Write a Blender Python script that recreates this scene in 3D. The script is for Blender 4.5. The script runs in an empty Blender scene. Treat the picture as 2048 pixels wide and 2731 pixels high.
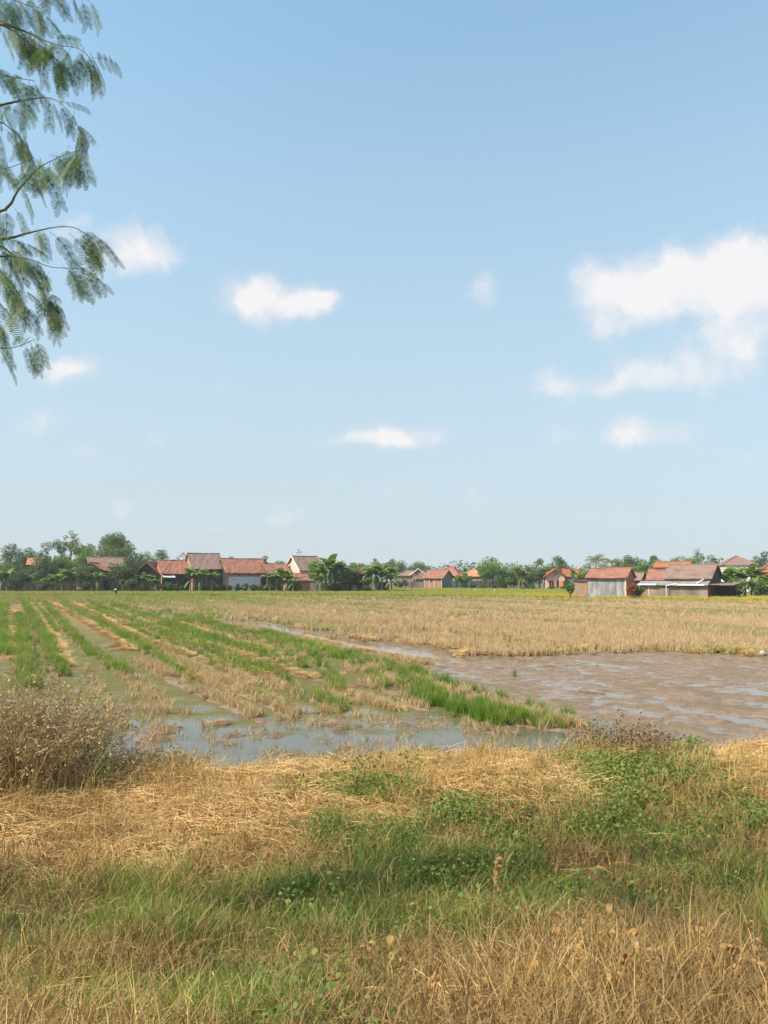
import bpy, math, random
import numpy as np
from mathutils import Vector, Matrix
random.seed(7); rng = np.random.default_rng(7)
SC = bpy.context.scene
COL = SC.collection
R = math.radians

# ------------------------------------------------------------------ camera
F = 2050.0; CAMZ = 3.4; PITCH = math.atan(175/F)
cd = bpy.data.cameras.new('camera'); cam = bpy.data.objects.new('camera', cd); COL.objects.link(cam)
cam.location = (0, 0, CAMZ); cam.rotation_euler = (R(90)+PITCH, 0, 0)
cd.sensor_fit = 'VERTICAL'; cd.sensor_height = 36.0; cd.lens = F/2731*36; cd.clip_end = 9000; cd.clip_start = .05
SC.camera = cam
# ------------------------------------------------------------------ sun and exposure
SUN_EL = R(43); SUN_DIR = Vector((-0.93*math.cos(SUN_EL), -0.37*math.cos(SUN_EL), math.sin(SUN_EL))).normalized()
sd = bpy.data.lights.new('sun', 'SUN'); sd.energy = 3.3; sd.angle = R(.5); sd.color = (1, .91, .76)
sun = bpy.data.objects.new('sun', sd); COL.objects.link(sun)
sun.rotation_euler = SUN_DIR.to_track_quat('Z', 'Y').to_euler()
SC.view_settings.view_transform = 'Standard'; SC.view_settings.look = 'None'
SC.view_settings.gamma = 1; SC.view_settings.exposure = 1.0
SC.cycles.max_bounces = 6; SC.cycles.transparent_max_bounces = 6; SC.cycles.caustics_reflective = False
SC.cycles.caustics_refractive = False; SC.cycles.sample_clamp_indirect = 4

def ray(px, py):
    X = (px-1024)/F; Y = (1365.5-py)/F
    return X, math.cos(PITCH)-Y*math.sin(PITCH), math.sin(PITCH)+Y*math.cos(PITCH)
def W(px, py, Yd):
    x, y, z = ray(px, py); return Vector((x*Yd/y, Yd, CAMZ+z*Yd/y))
def G(px, py, z=0.0):
    x, y, dz = ray(px, py); t = (z-CAMZ)/dz
    return (x*t, y*t)
# ------------------------------------------------------------------ node helpers
class NT:
    def __init__(s, tree): s.t = tree; s.t.nodes.clear()
    def n(s, typ, **kw):
        nd = s.t.nodes.new(typ)
        for k, v in kw.items():
            if k == 'ins':
                for a, b in v.items():
                    if isinstance(b, bpy.types.NodeSocket): s.t.links.new(b, nd.inputs[a])
                    else: nd.inputs[a].default_value = b
            else: setattr(nd, k, v)
        return nd
    def math(s, op, a, b=0.0, clamp=False):
        return s.n('ShaderNodeMath', operation=op, use_clamp=clamp, ins={0: a, 1: b}).outputs[0]
    def mix(s, f, a, b):
        return s.n('ShaderNodeMix', data_type='RGBA', ins={0: f, 6: a, 7: b}).outputs[2]
    def noise(s, vec, scale, detail=3, rough=.55):
        return s.n('ShaderNodeTexNoise', ins={'Vector': vec, 'Scale': scale, 'Detail': detail, 'Roughness': rough}).outputs[0]
    def rng(s, v, a, b, c=0.0, d=1.0, smooth=False):
        return s.n('ShaderNodeMapRange', interpolation_type='SMOOTHSTEP' if smooth else 'LINEAR',
                   ins={0: v, 1: a, 2: b, 3: c, 4: d}).outputs[0]
def c4(c): return (c[0], c[1], c[2], 1)

# ------------------------------------------------------------------ world: sky and clouds
w = bpy.data.worlds.new('World'); SC.world = w; w.use_nodes = True
N = NT(w.node_tree)
sky = N.n('ShaderNodeTexSky', sky_type='NISHITA', sun_disc=False, sun_elevation=SUN_EL,
          sun_rotation=math.atan2(SUN_DIR.x, SUN_DIR.y), altitude=0, air_density=1.0, dust_density=.6, ozone_density=2.0)
tc = N.n('ShaderNodeTexCoord')
sp = N.n('ShaderNodeSeparateXYZ', ins={0: tc.outputs['Generated']})
sz = N.math('ADD', N.math('MULTIPLY', N.math('MAXIMUM', sp.outputs[2], 0.0), .78), .10)
w.node_tree.links.new(N.n('ShaderNodeCombineXYZ', ins={0: sp.outputs[0], 1: sp.outputs[1], 2: sz}).outputs[0], sky.inputs[0])
yy = N.math('MAXIMUM', sp.outputs[1], .05)
pxn = N.math('DIVIDE', sp.outputs[0], yy); pzn = N.math('DIVIDE', sp.outputs[2], yy)
pv = N.n('ShaderNodeCombineXYZ', ins={0: pxn, 1: pzn}).outputs[0]
nz = N.n('ShaderNodeTexNoise', ins={'Vector': pv, 'Scale': 7.0, 'Detail': 7, 'Roughness': .6})
off = N.n('ShaderNodeVectorMath', operation='SUBTRACT', ins={0: nz.outputs['Color'], 1: (.5, .5, .5)}).outputs[0]
off = N.n('ShaderNodeVectorMath', operation='SCALE', ins={0: off, 'Scale': .10}).outputs[0]
pd = N.n('ShaderNodeVectorMath', operation='ADD', ins={0: pv, 1: off}).outputs[0]
CL = [(400,640,85,62,1.05),(270,640,130,80,.66),(780,795,105,62,1.25),(690,800,60,45,.9),(850,810,60,42,.9),(620,765,60,55,.6),(1278,760,52,52,1.0),
      (1850,740,230,85,1.2),(2010,700,200,90,1.2),(1680,810,110,75,1.0),(1570,730,70,65,.6),(2010,880,140,110,.72),(1950,840,150,70,.4),(1960,960,120,60,.5),(1620,870,60,40,.35),(1760,1000,110,55,.95),
      (1600,1025,150,45,.8),(1430,1015,70,40,.45),(1900,1035,90,40,.4),(1680,1150,110,42,.8),(1770,1165,110,32,.65),(1490,1165,60,36,.32),(1640,930,40,25,.1),
      (1010,1165,70,38,1.2),(1110,1165,75,38,1.15),(920,1180,70,25,.55),(195,975,80,48,1.25),(130,1105,90,38,.75),(410,1190,42,24,.68),
      (230,1205,75,22,.6),(315,1345,52,19,.75),(800,1370,95,20,.66),(590,1405,42,15,.62),(1150,1315,160,22,.25),(150,845,48,30,.7),(595,1035,40,20,.28),(2030,1240,35,26,.5)]
tot = None
for (cx, cy, hw, hh, st) in CL:
    a, b, c = ray(cx, cy); mx, mz = a/b, c/b
    mp = N.n('ShaderNodeVectorMath', operation='SUBTRACT', ins={0: pd, 1: (mx, mz, 0)}).outputs[0]
    mp = N.n('ShaderNodeVectorMath', operation='MULTIPLY', ins={0: mp, 1: (F/(hw*1.95), F/(hh*1.95), 0)}).outputs[0]
    ln = N.n('ShaderNodeVectorMath', operation='LENGTH', ins={0: mp}).outputs['Value']
    v = N.rng(ln, 0.0, 1.0, max(.5, st*.82) if st > .3 else .42, 0.0, True)
    tot = v if tot is None else N.math('ADD', tot, v)
fine = N.noise(pd, 15, 10, .64)
dens = N.math('ADD', tot, N.math('MULTIPLY', N.math('SUBTRACT', fine, .5), 2.1))
dens = N.math('MULTIPLY', N.rng(dens, .10, 1.3, 0, .91, True), N.rng(tot, .03, .3, 0, 1, True))
front = N.rng(sp.outputs[1], .05, .2)
dens = N.math('MULTIPLY', dens, front)
# cloud light: whiter where thick
shade = N.math('ADD', N.math('MULTIPLY', N.noise(pd, 15, 6), .6), N.math('MULTIPLY', tot, .25))
ccol = N.mix(N.rng(shade, .32, .62), (.72, .77, .84, 1), (.97, .94, .94, 1))
hs = N.n('ShaderNodeMix', data_type='RGBA', blend_type='MULTIPLY', ins={0: 1.0, 6: sky.outputs[0], 7: (.80, 1.09, .98, 1)}).outputs[2]
# humid air whitens the sky towards the horizon
hz = N.rng(N.math('MAXIMUM', sp.outputs[2], 0.0), .0, .60, .97, .24)
hs = N.mix(hz, hs, (2.18, 2.38, 2.50, 1))
bg1 = N.n('ShaderNodeBackground', ins={'Color': hs, 'Strength': .14})
bg2 = N.n('ShaderNodeBackground', ins={'Color': ccol, 'Strength': .50})
mx_ = N.n('ShaderNodeMixShader', ins={0: dens, 1: bg1.outputs[0], 2: bg2.outputs[0]})
out = N.n('ShaderNodeOutputWorld', ins={0: mx_.outputs[0]})
w.cycles.sampling_method = 'MANUAL'; w.cycles.sample_map_resolution = 512

# ------------------------------------------------------------------ tagging and mesh helpers
def tag(o, label=None, cat=None, group=None, kind=None):
    for k, v in (('label', label), ('category', cat), ('group', group), ('kind', kind)):
        if v: o[k] = v
    return o
def empty(name, loc, rz=0, **kw):
    o = bpy.data.objects.new(name, None); COL.objects.link(o); o.location = loc; o.rotation_euler = (0, 0, rz)
    o.empty_display_size = .3
    return tag(o, **kw)
def link(name, me, parent=None, mat=None):
    if mat: me.materials.append(mat)
    o = bpy.data.objects.new(name, me); COL.objects.link(o)
    if parent: o.parent = parent
    return o
def np_mesh(name, V, Q, attrs=None):
    """V (n,3); Q (m,4) quads"""
    me = bpy.data.meshes.new(name); V = np.asarray(V, np.float32); Q = np.asarray(Q, np.int32)
    me.vertices.add(len(V)); me.vertices.foreach_set('co', V.ravel())
    k = Q.shape[1]
    me.loops.add(Q.size); me.loops.foreach_set('vertex_index', Q.ravel())
    me.polygons.add(len(Q)); me.polygons.foreach_set('loop_start', np.arange(len(Q), dtype=np.int32)*k)
    try: me.polygons.foreach_set('loop_total', np.full(len(Q), k, np.int32))
    except Exception: pass
    for nm, a in (attrs or {}).items():
        at = me.attributes.new(nm, 'FLOAT', 'POINT'); at.data.foreach_set('value', np.asarray(a, np.float32))
    me.update(calc_edges=True); me.validate()
    return me
class MB:
    def __init__(s): s.v = []; s.f = []
    def add(s, vs, fs):
        b = len(s.v); s.v += [tuple(v) for v in vs]; s.f += [tuple(i+b for i in f) for f in fs]; return s
    def box(s, x0, x1, y0, y1, z0, z1):
        return s.add([(x0,y0,z0),(x1,y0,z0),(x1,y1,z0),(x0,y1,z0),(x0,y0,z1),(x1,y0,z1),(x1,y1,z1),(x0,y1,z1)],
                     [(0,3,2,1),(4,5,6,7),(0,1,5,4),(1,2,6,5),(2,3,7,6),(3,0,4,7)])
    def tube(s, pts, rad, n=6):
        pts = [Vector(p) for p in pts]
        if not hasattr(rad, '__len__'): rad = [rad]*len(pts)
        vs = []; fs = []
        for i, p in enumerate(pts):
            d = (pts[min(i+1, len(pts)-1)]-pts[max(i-1, 0)])
            d = d.normalized() if d.length > 1e-6 else Vector((0,0,1))
            a = d.cross(Vector((.31,.87,.2))).normalized(); b = d.cross(a)
            for k in range(n):
                t = 2*math.pi*k/n; vs.append(p+(a*math.cos(t)+b*math.sin(t))*rad[i])
        for i in range(len(pts)-1):
            for k in range(n):
                fs.append((i*n+k, i*n+(k+1) % n, (i+1)*n+(k+1) % n, (i+1)*n+k))
        fs.append(tuple(range(n))[::-1]); fs.append(tuple((len(pts)-1)*n+k for k in range(n)))
        return s.add(vs, fs)
    def ball(s, c, r, nu=8, nv=6):
        vs = []; fs = []
        r = (r, r, r) if not hasattr(r, '__len__') else r
        for j in range(nv+1):
            ph = math.pi*j/nv
            for i in range(nu):
                th = 2*math.pi*i/nu
                vs.append((c[0]+r[0]*math.sin(ph)*math.cos(th), c[1]+r[1]*math.sin(ph)*math.sin(th), c[2]+r[2]*math.cos(ph)))
        for j in range(nv):
            for i in range(nu): fs.append((j*nu+i, (j+1)*nu+i, (j+1)*nu+(i+1) % nu, j*nu+(i+1) % nu))
        return s.add(vs, fs)
    def build(s, name, mat, parent=None, smooth=False):
        me = bpy.data.meshes.new(name); me.from_pydata(s.v, [], s.f); me.update()
        if smooth: me.polygons.foreach_set('use_smooth', [True]*len(me.polygons))
        return link(name, me, parent, mat)

# ------------------------------------------------------------------ numpy noise
def _hash(ix, iy, s):
    h = (ix.astype(np.int64)*374761393 + iy.astype(np.int64)*668265263 + s*982451653) & 0x7fffffff
    h = ((h ^ (h >> 13))*1274126177) & 0x7fffffff
    return ((h ^ (h >> 16)) & 0xffff)/65535.0
def vnoise(x, y, s=0):
    ix = np.floor(x); iy = np.floor(y); fx = x-ix; fy = y-iy
    fx = fx*fx*(3-2*fx); fy = fy*fy*(3-2*fy)
    a = _hash(ix, iy, s); b = _hash(ix+1, iy, s); c = _hash(ix, iy+1, s); d = _hash(ix+1, iy+1, s)
    return (a*(1-fx)+b*fx)*(1-fy)+(c*(1-fx)+d*fx)*fy
def fbm(x, y, o=4, s=0):
    r = 0; a = .5; t = 0
    for i in range(o):
        r = r+a*vnoise(x*2**i+17.3*i, y*2**i-9.1*i, s+i); t += a; a *= .5
    return r/t
def sstep(a, b, x):
    t = np.clip((x-a)/(b-a), 0, 1); return t*t*(3-2*t)
def inpoly(x, y, P):
    r = np.zeros(np.shape(x), bool); n = len(P)
    for i in range(n):
        x0, y0 = P[i]; x1, y1 = P[(i+1) % n]
        if y0 == y1: continue
        c = ((y0 > y) != (y1 > y)) & (x < (x1-x0)*(y-y0)/(y1-y0)+x0)
        r ^= c
    return r
def dline(x, y, P):
    """distance to polyline"""
    best = np.full(np.shape(x), 1e9)
    for (x0, y0), (x1, y1) in zip(P[:-1], P[1:]):
        dx, dy = x1-x0, y1-y0; t = np.clip(((x-x0)*dx+(y-y0)*dy)/(dx*dx+dy*dy+1e-9), 0, 1)
        best = np.minimum(best, np.hypot(x-x0-t*dx, y-y0-t*dy))
    return best

# ------------------------------------------------------------------ materials
def mat(name, c1, c2=None, scale=4.0, rough=.85, bump=0.0, spec=.3, c3=None, wave=None, coord='Object', bscale=None, stretch=None, lo=.35, hi=.65, metallic=0):
    m = bpy.data.materials.new(name); m.use_nodes = True; n = NT(m.node_tree)
    t = n.n('ShaderNodeTexCoord').outputs[coord]
    if stretch: tn = n.n('ShaderNodeMapping', ins={0: t, 3: stretch}).outputs[0]
    else: tn = t
    col = c4(c1); nzv = None
    if c2:
        nzv = n.noise(tn, scale, 5, .6); col = n.mix(n.rng(nzv, lo, hi), c4(c1), c4(c2))
    if c3: col = n.mix(n.rng(n.noise(tn, scale*.31, 4), .5, .72), col, c4(c3))
    ins = {'Base Color': col, 'Roughness': rough, 'Specular IOR Level': spec, 'Metallic': metallic}
    if bump:
        h = n.noise(tn, bscale or scale*3, 4)
        if wave:
            wv = n.n('ShaderNodeTexWave', bands_direction=wave[0], ins={'Vector': t, 'Scale': wave[1], 'Distortion': .0}).outputs[1]
            h = n.math('ADD', n.math('MULTIPLY', wv, 1.0), n.math('MULTIPLY', h, .4))
        ins['Normal'] = n.n('ShaderNodeBump', ins={'Strength': bump, 'Distance': .05, 'Height': h}).outputs[0]
    b = n.n('ShaderNodeBsdfPrincipled', ins=ins)
    n.n('ShaderNodeOutputMaterial', ins={0: b.outputs[0]})
    return m
def leafmat(name, ca, cb, cv=None, trans=.3, rough=.55, use_tint=True, vamt=.5, spec=.25):
    """ca..cb along 'tint' (instances) or per-leaf random; cv = variation colour by per-leaf random"""
    m = bpy.data.materials.new(name); m.use_nodes = True; n = NT(m.node_tree)
    r = n.n('ShaderNodeAttribute', attribute_type='GEOMETRY', attribute_name='rnd').outputs['Fac']
    if use_tint:
        t = n.n('ShaderNodeAttribute', attribute_type='INSTANCER', attribute_name='tint').outputs['Fac']
        oi = n.n('ShaderNodeObjectInfo').outputs['Random']
        f = n.math('ADD', t, n.math('MULTIPLY', n.math('SUBTRACT', oi, .5), .3))
        f = n.math('ADD', f, n.math('MULTIPLY', n.math('SUBTRACT', r, .5), .35), True)
    else: f = r
    col = n.mix(f, c4(ca), c4(cb))
    if cv: col = n.mix(n.math('MULTIPLY', n.math('FRACT', n.math('MULTIPLY', r, 7.31)), vamt), col, c4(cv))
    p = n.n('ShaderNodeBsdfPrincipled', ins={'Base Color': col, 'Roughness': rough, 'Specular IOR Level': spec})
    if trans > 0:
        tcol = n.n('ShaderNodeHueSaturation', ins={'Saturation': 1.1, 'Value': 1.25, 'Color': col}).outputs[0]
        tr = n.n('ShaderNodeBsdfTranslucent', ins={0: tcol})
        o = n.n('ShaderNodeMixShader', ins={0: trans, 1: p.outputs[0], 2: tr.outputs[0]}).outputs[0]
    else: o = p.outputs[0]
    n.n('ShaderNodeOutputMaterial', ins={0: o})
    return m

M = {}
M['stubble'] = leafmat('stubble_stem', (.52,.36,.19), (.33,.28,.09), (.68,.50,.31), trans=.15)
M['regrowth'] = leafmat('green_blade', (.11,.20,.022), (.28,.34,.05), (.22,.31,.055), trans=.3)
M['ripe'] = leafmat('rice_blade', (.30,.33,.06), (.66,.48,.07), (.42,.38,.09), trans=.25)
M['straw'] = leafmat('straw_blade', (.52,.32,.12), (.80,.53,.22), (.28,.165,.065), trans=.08, rough=.5)
M['drygrass'] = leafmat('dry_grass_blade', (.33,.205,.075), (.70,.47,.17), (.15,.085,.035), trans=.1, vamt=.7)
M['grass'] = leafmat('grass_blade', (.095,.18,.035), (.28,.34,.055), (.30,.25,.07), trans=.25)
M['vine'] = leafmat('vine_leaf', (.07,.14,.02), (.17,.25,.04), (.28,.28,.07), trans=.3)
M['deadleaf'] = leafmat('dead_leaf', (.20,.13,.06), (.50,.35,.15), (.60,.44,.22), trans=.2, use_tint=False)
M['redleaf'] = leafmat('red_brown_leaf', (.10,.05,.03), (.22,.12,.065), (.34,.22,.12), trans=.15, use_tint=False)
M['weedleaf'] = leafmat('curled_leaf', (.46,.24,.07), (.60,.36,.14), (.30,.17,.06), trans=.3, use_tint=False)
M['twig'] = mat('twig_bark', (.24,.17,.10), (.38,.28,.17), 8)
M['bark'] = mat('bark', (.12,.09,.065), (.22,.18,.14), 3, bump=.4)
M['palebark'] = mat('pale_bark', (.24,.20,.15), (.38,.33,.26), 3, bump=.3)
M['banana_stem'] = mat('banana_stem', (.16,.14,.06), (.30,.22,.12), 2.5)
M['banana_leaf'] = leafmat('banana_leaf', (.09,.17,.03), (.20,.30,.05), (.30,.28,.07), trans=.3, use_tint=False, vamt=.3)
M['pinnate'] = leafmat('pinnate_leaflet', (.055,.10,.035), (.11,.18,.045), (.24,.29,.05), trans=.3, use_tint=False, vamt=.35)
M['gbranch'] = mat('green_branch', (.13,.13,.07), (.2,.16,.1), 10)
def treemat(nm, a, b, c): M[nm] = leafmat(nm, a, b, c, trans=.34, use_tint=False, vamt=.35, rough=.5)
treemat('leaf_mid', (.065,.12,.03), (.15,.21,.055), (.24,.26,.08))
treemat('leaf_dark', (.045,.085,.03), (.10,.15,.05), (.19,.2,.09))
treemat('leaf_bright', (.09,.18,.025), (.18,.28,.05), (.24,.32,.07))
treemat('leaf_mango', (.06,.10,.035), (.15,.19,.07), (.24,.22,.10))
treemat('leaf_pale', (.15,.18,.07), (.26,.28,.12), (.31,.31,.16))
treemat('leaf_red', (.34,.06,.035), (.42,.14,.05), (.2,.2,.05))
TI = lambda nm, a, b, c: mat(nm, a, b, 1.6, .85, .6, .2, c3=c, wave=('X', 2.6), stretch=(1, 1, .6))
M['tile_red'] = TI('red_clay_tile', (.31,.125,.085), (.41,.18,.12), (.20,.11,.09))
M['tile_orange'] = TI('orange_clay_tile', (.40,.13,.06), (.48,.19,.09), (.30,.11,.07))
M['tile_brown'] = TI('brown_clay_tile', (.25,.155,.12), (.33,.205,.16), (.17,.12,.105))
M['tile_plain'] = TI('new_red_tile', (.44,.10,.055), (.48,.13,.07), (.38,.10,.06))
M['tile_light'] = TI('light_orange_tile', (.50,.21,.12), (.56,.27,.16), (.36,.16,.1))
M['brick'] = mat('bare_brick', (.36,.18,.11), (.44,.25,.17), 3, c3=(.28,.17,.13), bump=.2)
M['brick_pale'] = mat('pale_brick', (.62,.42,.30), (.70,.50,.38), 3, bump=.2)
M['wood_dark'] = mat('dark_wood_wall', (.022,.021,.023), (.05,.045,.045), 1.2, c3=(.035,.026,.024), stretch=(3,3,.25), bump=.3, wave=('X', 3.0))
M['wood_brown'] = mat('brown_wood_wall', (.055,.045,.042), (.10,.08,.07), 1.2, c3=(.045,.04,.04), stretch=(3,3,.3), bump=.3, wave=('X', 3.0))
M['greygreen'] = mat('grey_green_board', (.20,.215,.185), (.27,.28,.24), 1.5, c3=(.15,.17,.15), stretch=(3,3,.3), bump=.3, wave=('X', 3))
M['plaster'] = mat('stained_plaster', (.20,.19,.18), (.40,.38,.36), 1.1, c3=(.25,.235,.22), stretch=(1.6,1.6,.45), bump=.1, lo=.4, hi=.6)
M['stain_brown'] = mat('stained_brown_wall', (.25,.18,.13), (.38,.28,.21), .8, c3=(.14,.11,.08), stretch=(1.2,1.2,.5), bump=.1)
M['cream'] = mat('cream_plaster', (.62,.50,.38), (.70,.58,.46), 2)
M['white'] = mat('white_paint', (.70,.68,.65), (.8,.78,.75), 3)
M['tin'] = mat('white_corrugated_sheet', (.55,.58,.60), (.64,.66,.67), 1.5, .5, .6, .4, wave=('X', 2.2), stretch=(1,1,.3))
M['tin_grey'] = mat('grey_corrugated_sheet', (.25,.24,.23), (.36,.35,.34), 1.2, .6, .6, .4, wave=('X', 3.0), c3=(.22,.19,.17))
M['dark'] = mat('opening_shade', (.02,.02,.022), (.035,.033,.03), 2)  # near-black panel colour standing in for the shade inside openings
M['glass'] = mat('window_glass', (.03,.035,.04), None, rough=.12, spec=.6)
M['blue'] = mat('blue_paint', (.06,.18,.42), (.08,.24,.5), 2, .6)
M['orangedoor'] = mat('orange_paint', (.70,.28,.05), (.75,.34,.08), 2, .6)
M['redbrown'] = mat('red_brown_frame', (.30,.08,.05), (.25,.07,.04), 2)
M['metal'] = mat('grey_metal', (.25,.25,.26), (.35,.35,.36), 5, .5, metallic=.4)
M['bamboo'] = mat('bamboo_pole', (.42,.36,.24), (.52,.46,.32), 3)

# ------------------------------------------------------------------ field layout (world metres, from measured points)
def px_poly(L): return [G(*p) for p in L]
ROWS = [  # kind, width, density, points
 ('g',1.4,1.2,[(6,1612),(6,1700),(4,1760)]), ('s',1.2,1.2,[(28,1630),(24,1680),(20,1760)]),
 ('g',1.2,1.2,[(48,1640),(56,1683),(66,1782),(74,1840)]),
 ('g',1.1,1.1,[(60,1600),(93,1653),(130,1720),(154,1782),(172,1806)]), ('s',.9,1.1,[(84,1608),(117,1671),(150,1730),(176,1778)]),
 ('g',.7,.8,[(92,1612),(125,1650),(152,1690)]),
 ('g',.9,.9,[(112,1602),(165,1660),(205,1705),(218,1722)]), ('g',.7,.9,[(222,1724),(270,1758),(334,1798)]),
 ('b',.9,.55,[(330,1798),(390,1840),(440,1885)]), ('b',.5,.5,[(400,1870),(440,1905)]),
 ('s',.8,.9,[(122,1600),(200,1643),(290,1690),(345,1735)]),
 ('b',.9,1.2,[(375,1762),(470,1819),(560,1860),(640,1893),(705,1925)]),
 ('g',.9,.9,[(150,1598),(250,1655),(330,1702)]), ('g',.8,1,[(340,1700),(400,1745),(470,1787)]),
 ('g',.8,.35,[(470,1787),(530,1815)]),
 ('s',.7,1,[(170,1598),(260,1640),(370,1700),(450,1730),(531,1757),(617,1778),(735,1805)]),
 ('b',.8,1.0,[(520,1797),(600,1822),(660,1850),(720,1880),(785,1916)]), ('g',.5,.3,[(640,1838),(720,1870),(790,1905)]),
 ('g',.9,1,[(230,1603),(350,1655),(430,1688),(524,1730),(617,1762),(700,1790),(760,1820),(795,1850)]),
 ('b',.8,.7,[(640,1790),(740,1830),(800,1862)]),
 ('g',.7,.7,[(800,1855),(850,1868),(920,1895)]),
 ('s',.9,1,[(330,1640),(420,1680),(494,1708),(642,1745),(728,1778),(800,1800),(850,1815)]),
 ('g',1.1,1,[(300,1612),(420,1655),(560,1703),(650,1733),(740,1763)]), ('g',.7,.8,[(870,1800),(890,1822),(905,1850)]),
 ('g',.6,1,[(835,1745),(850,1765),(865,1783)]), ('g',.5,.7,[(930,1765),(945,1785)]),
 ('s',.9,.8,[(460,1660),(560,1690),(700,1735),(760,1768)]),
 ('g',1.3,1,[(480,1645),(560,1665),(700,1705),(800,1735),(860,1755)]),
 ('g',1.0,1.0,[(700,1690),(850,1730),(1000,1768),(1100,1798),(1180,1825),(1270,1850),(1350,1868),(1440,1893),(1535,1930)]),
 ('b',1.2,.8,[(940,1765),(1050,1800),(1180,1840),(1290,1870),(1480,1930)]),
 ('b',.8,1,[(985,1815),(1030,1840),(1080,1862),(1130,1892)]), ('g',.7,1,[(985,1808),(1040,1840),(1130,1885)]),
 ('g',.9,1,[(1080,1820),(1150,1850),(1230,1880),(1290,1905),(1320,1925)]),
 ('g',.8,1,[(1370,1928),(1430,1940),(1500,1948)]), ('g',.7,1,[(1440,1905),(1540,1945)]),
 ('b',.35,.45,[(225,1780),(270,1850),(330,1950)]), ('b',.35,.4,[(330,1850),(380,1900),(450,1970)]), ('b',.35,.4,[(470,1890),(530,1930),(600,1975)]),
 ('b',.5,.45,[(820,1925),(900,1945),(980,1955)]), ('b',.5,.45,[(930,1905),(1030,1930),(1130,1945)]), ('b',.6,.4,[(1180,1920),(1280,1950),(1380,1960)]),
 ('b',1.6,1.0,[(640,1668),(760,1700),(900,1735),(1050,1760),(1150,1776)]), ('s',1.0,.8,[(800,1700),(900,1722),(1010,1745),(1180,1766)]),
]
ROWSW = [(k, wd, dn, px_poly(P)) for k, wd, dn, P in ROWS]
FIELD = px_poly([(-900,1580),(3100,1580),(3100,1790),(2048,1757),(1765,1741),(1456,1752),(1270,1758),(1100,1730),(900,1702),(700,1660),(560,1652),(380,1625),(250,1610),(100,1606),(0,1616),(-900,1616)])
MUD = px_poly([(1100,1795),(1180,1772),(1400,1752),(1765,1741),(2600,1780),(2900,2000),(1500,2000),(1540,1930),(1440,1893),(1270,1850)])
RICE = [(-130,163.5),(-4,163.5),(1,207),(40,207),(46,194),(30,117.5),(120,117.5)] + [G(p,q) for p,q in [(3000,1622),(2400,1613),(2048,1607),(1600,1601),(1300,1595),(1000,1592),(700,1590),(-300,1589),(-700,1589)]]
AD = R(26.5); CD, SD = math.cos(AD), math.sin(AD)
def crestY(x): return 12.5+np.clip(.17*x, -.6, 1.6)+.5*np.sin(x*.9+1)*.5
def height(x, y):
    x = np.asarray(x, float); y = np.asarray(y, float)
    u = x*CD+y*SD; v = -x*SD+y*CD
    far = sstep(45, 110, y)
    # paddy mud
    z = -.05+.12*(fbm(x*1.4, y*1.4, 6, 3)-.46)+.05*(fbm(u*2.2, v*.5, 4, 9)-.5)
    near = sstep(26, 17, y)
    lump = near*.4
    for cx, cyy, rx, ry, am in ((330,1900,1.3,2.2,1.1),(400,1980,1.6,1.0,1.1),(230,1840,.8,3,.8),(950,1930,1.4,.8,1.3),(1080,1940,1.0,.7,1.2),(1200,1960,1.2,.6,.9),(730,1960,.8,.6,.7),(980,1790,1.4,2,.5)):
        gx, gy = G(cx, cyy); lump = lump+am*np.exp(-(((x-gx)/rx)**2+((y-gy)/ry)**2))
    z = z+lump*(.14*(fbm(x*3.2, y*2.6, 5, 21)-.47)+.015)
    for k, wd, dn, P in ROWSW:
        wd = wd*.75; d = dline(x, y, P); z = np.maximum(z, -.03+(.055*dn)*sstep(wd*.6, wd*.1, d)-.03*(d > wd*.7)+.09*(fbm(x*3.3, y*3.3, 4, 5)-.5)) if True else z
    md = inpoly(x, y, MUD)
    zm = .012+.075*(fbm(u*1.5, v*.25, 4, 31)-.50)+.075*(fbm(x*2.6, y*2.6, 6, 41)-.5)+.06*(fbm(x*5, y*5, 4, 43)-.5)
    z = np.where(md, zm, z)
    fd = inpoly(x, y, FIELD)
    zf = .06+.05*(fbm(x*.9, y*.9, 4, 51)-.5)+.02*np.sin(u*2*math.pi/.45)*(1-far)
    z = np.where(fd, zf, z)
    # embankment and bund
    cy = crestY(x); t = y
    zb = np.interp(t.ravel(), [-8, 1.5, 3.5, 5.5, 7.2, 8.8, 10.2, 11.2], [1.6, 1.45, .95, .5, .12, .18, .42, .5]).reshape(t.shape)
    zb = zb+.42*(fbm(x*.55+3, y*.55, 3, 61)-.5)*sstep(3.2, 5, y)+.05*np.sin(x*.8)+.06*(fbm(x*2, y*2, 3, 71)-.5)
    zb = np.where(y > 11.2, .5+.16*(fbm(x*.55+3, y*.55, 3, 61)-.5)+.06*(fbm(x*2, y*2, 3, 71)-.5), zb)
    e = sstep(cy+.55+.5*(fbm(x*.8, y*.1, 2, 81)-.5), cy-.75, y)
    return z*(1-e)+zb*e
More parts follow.
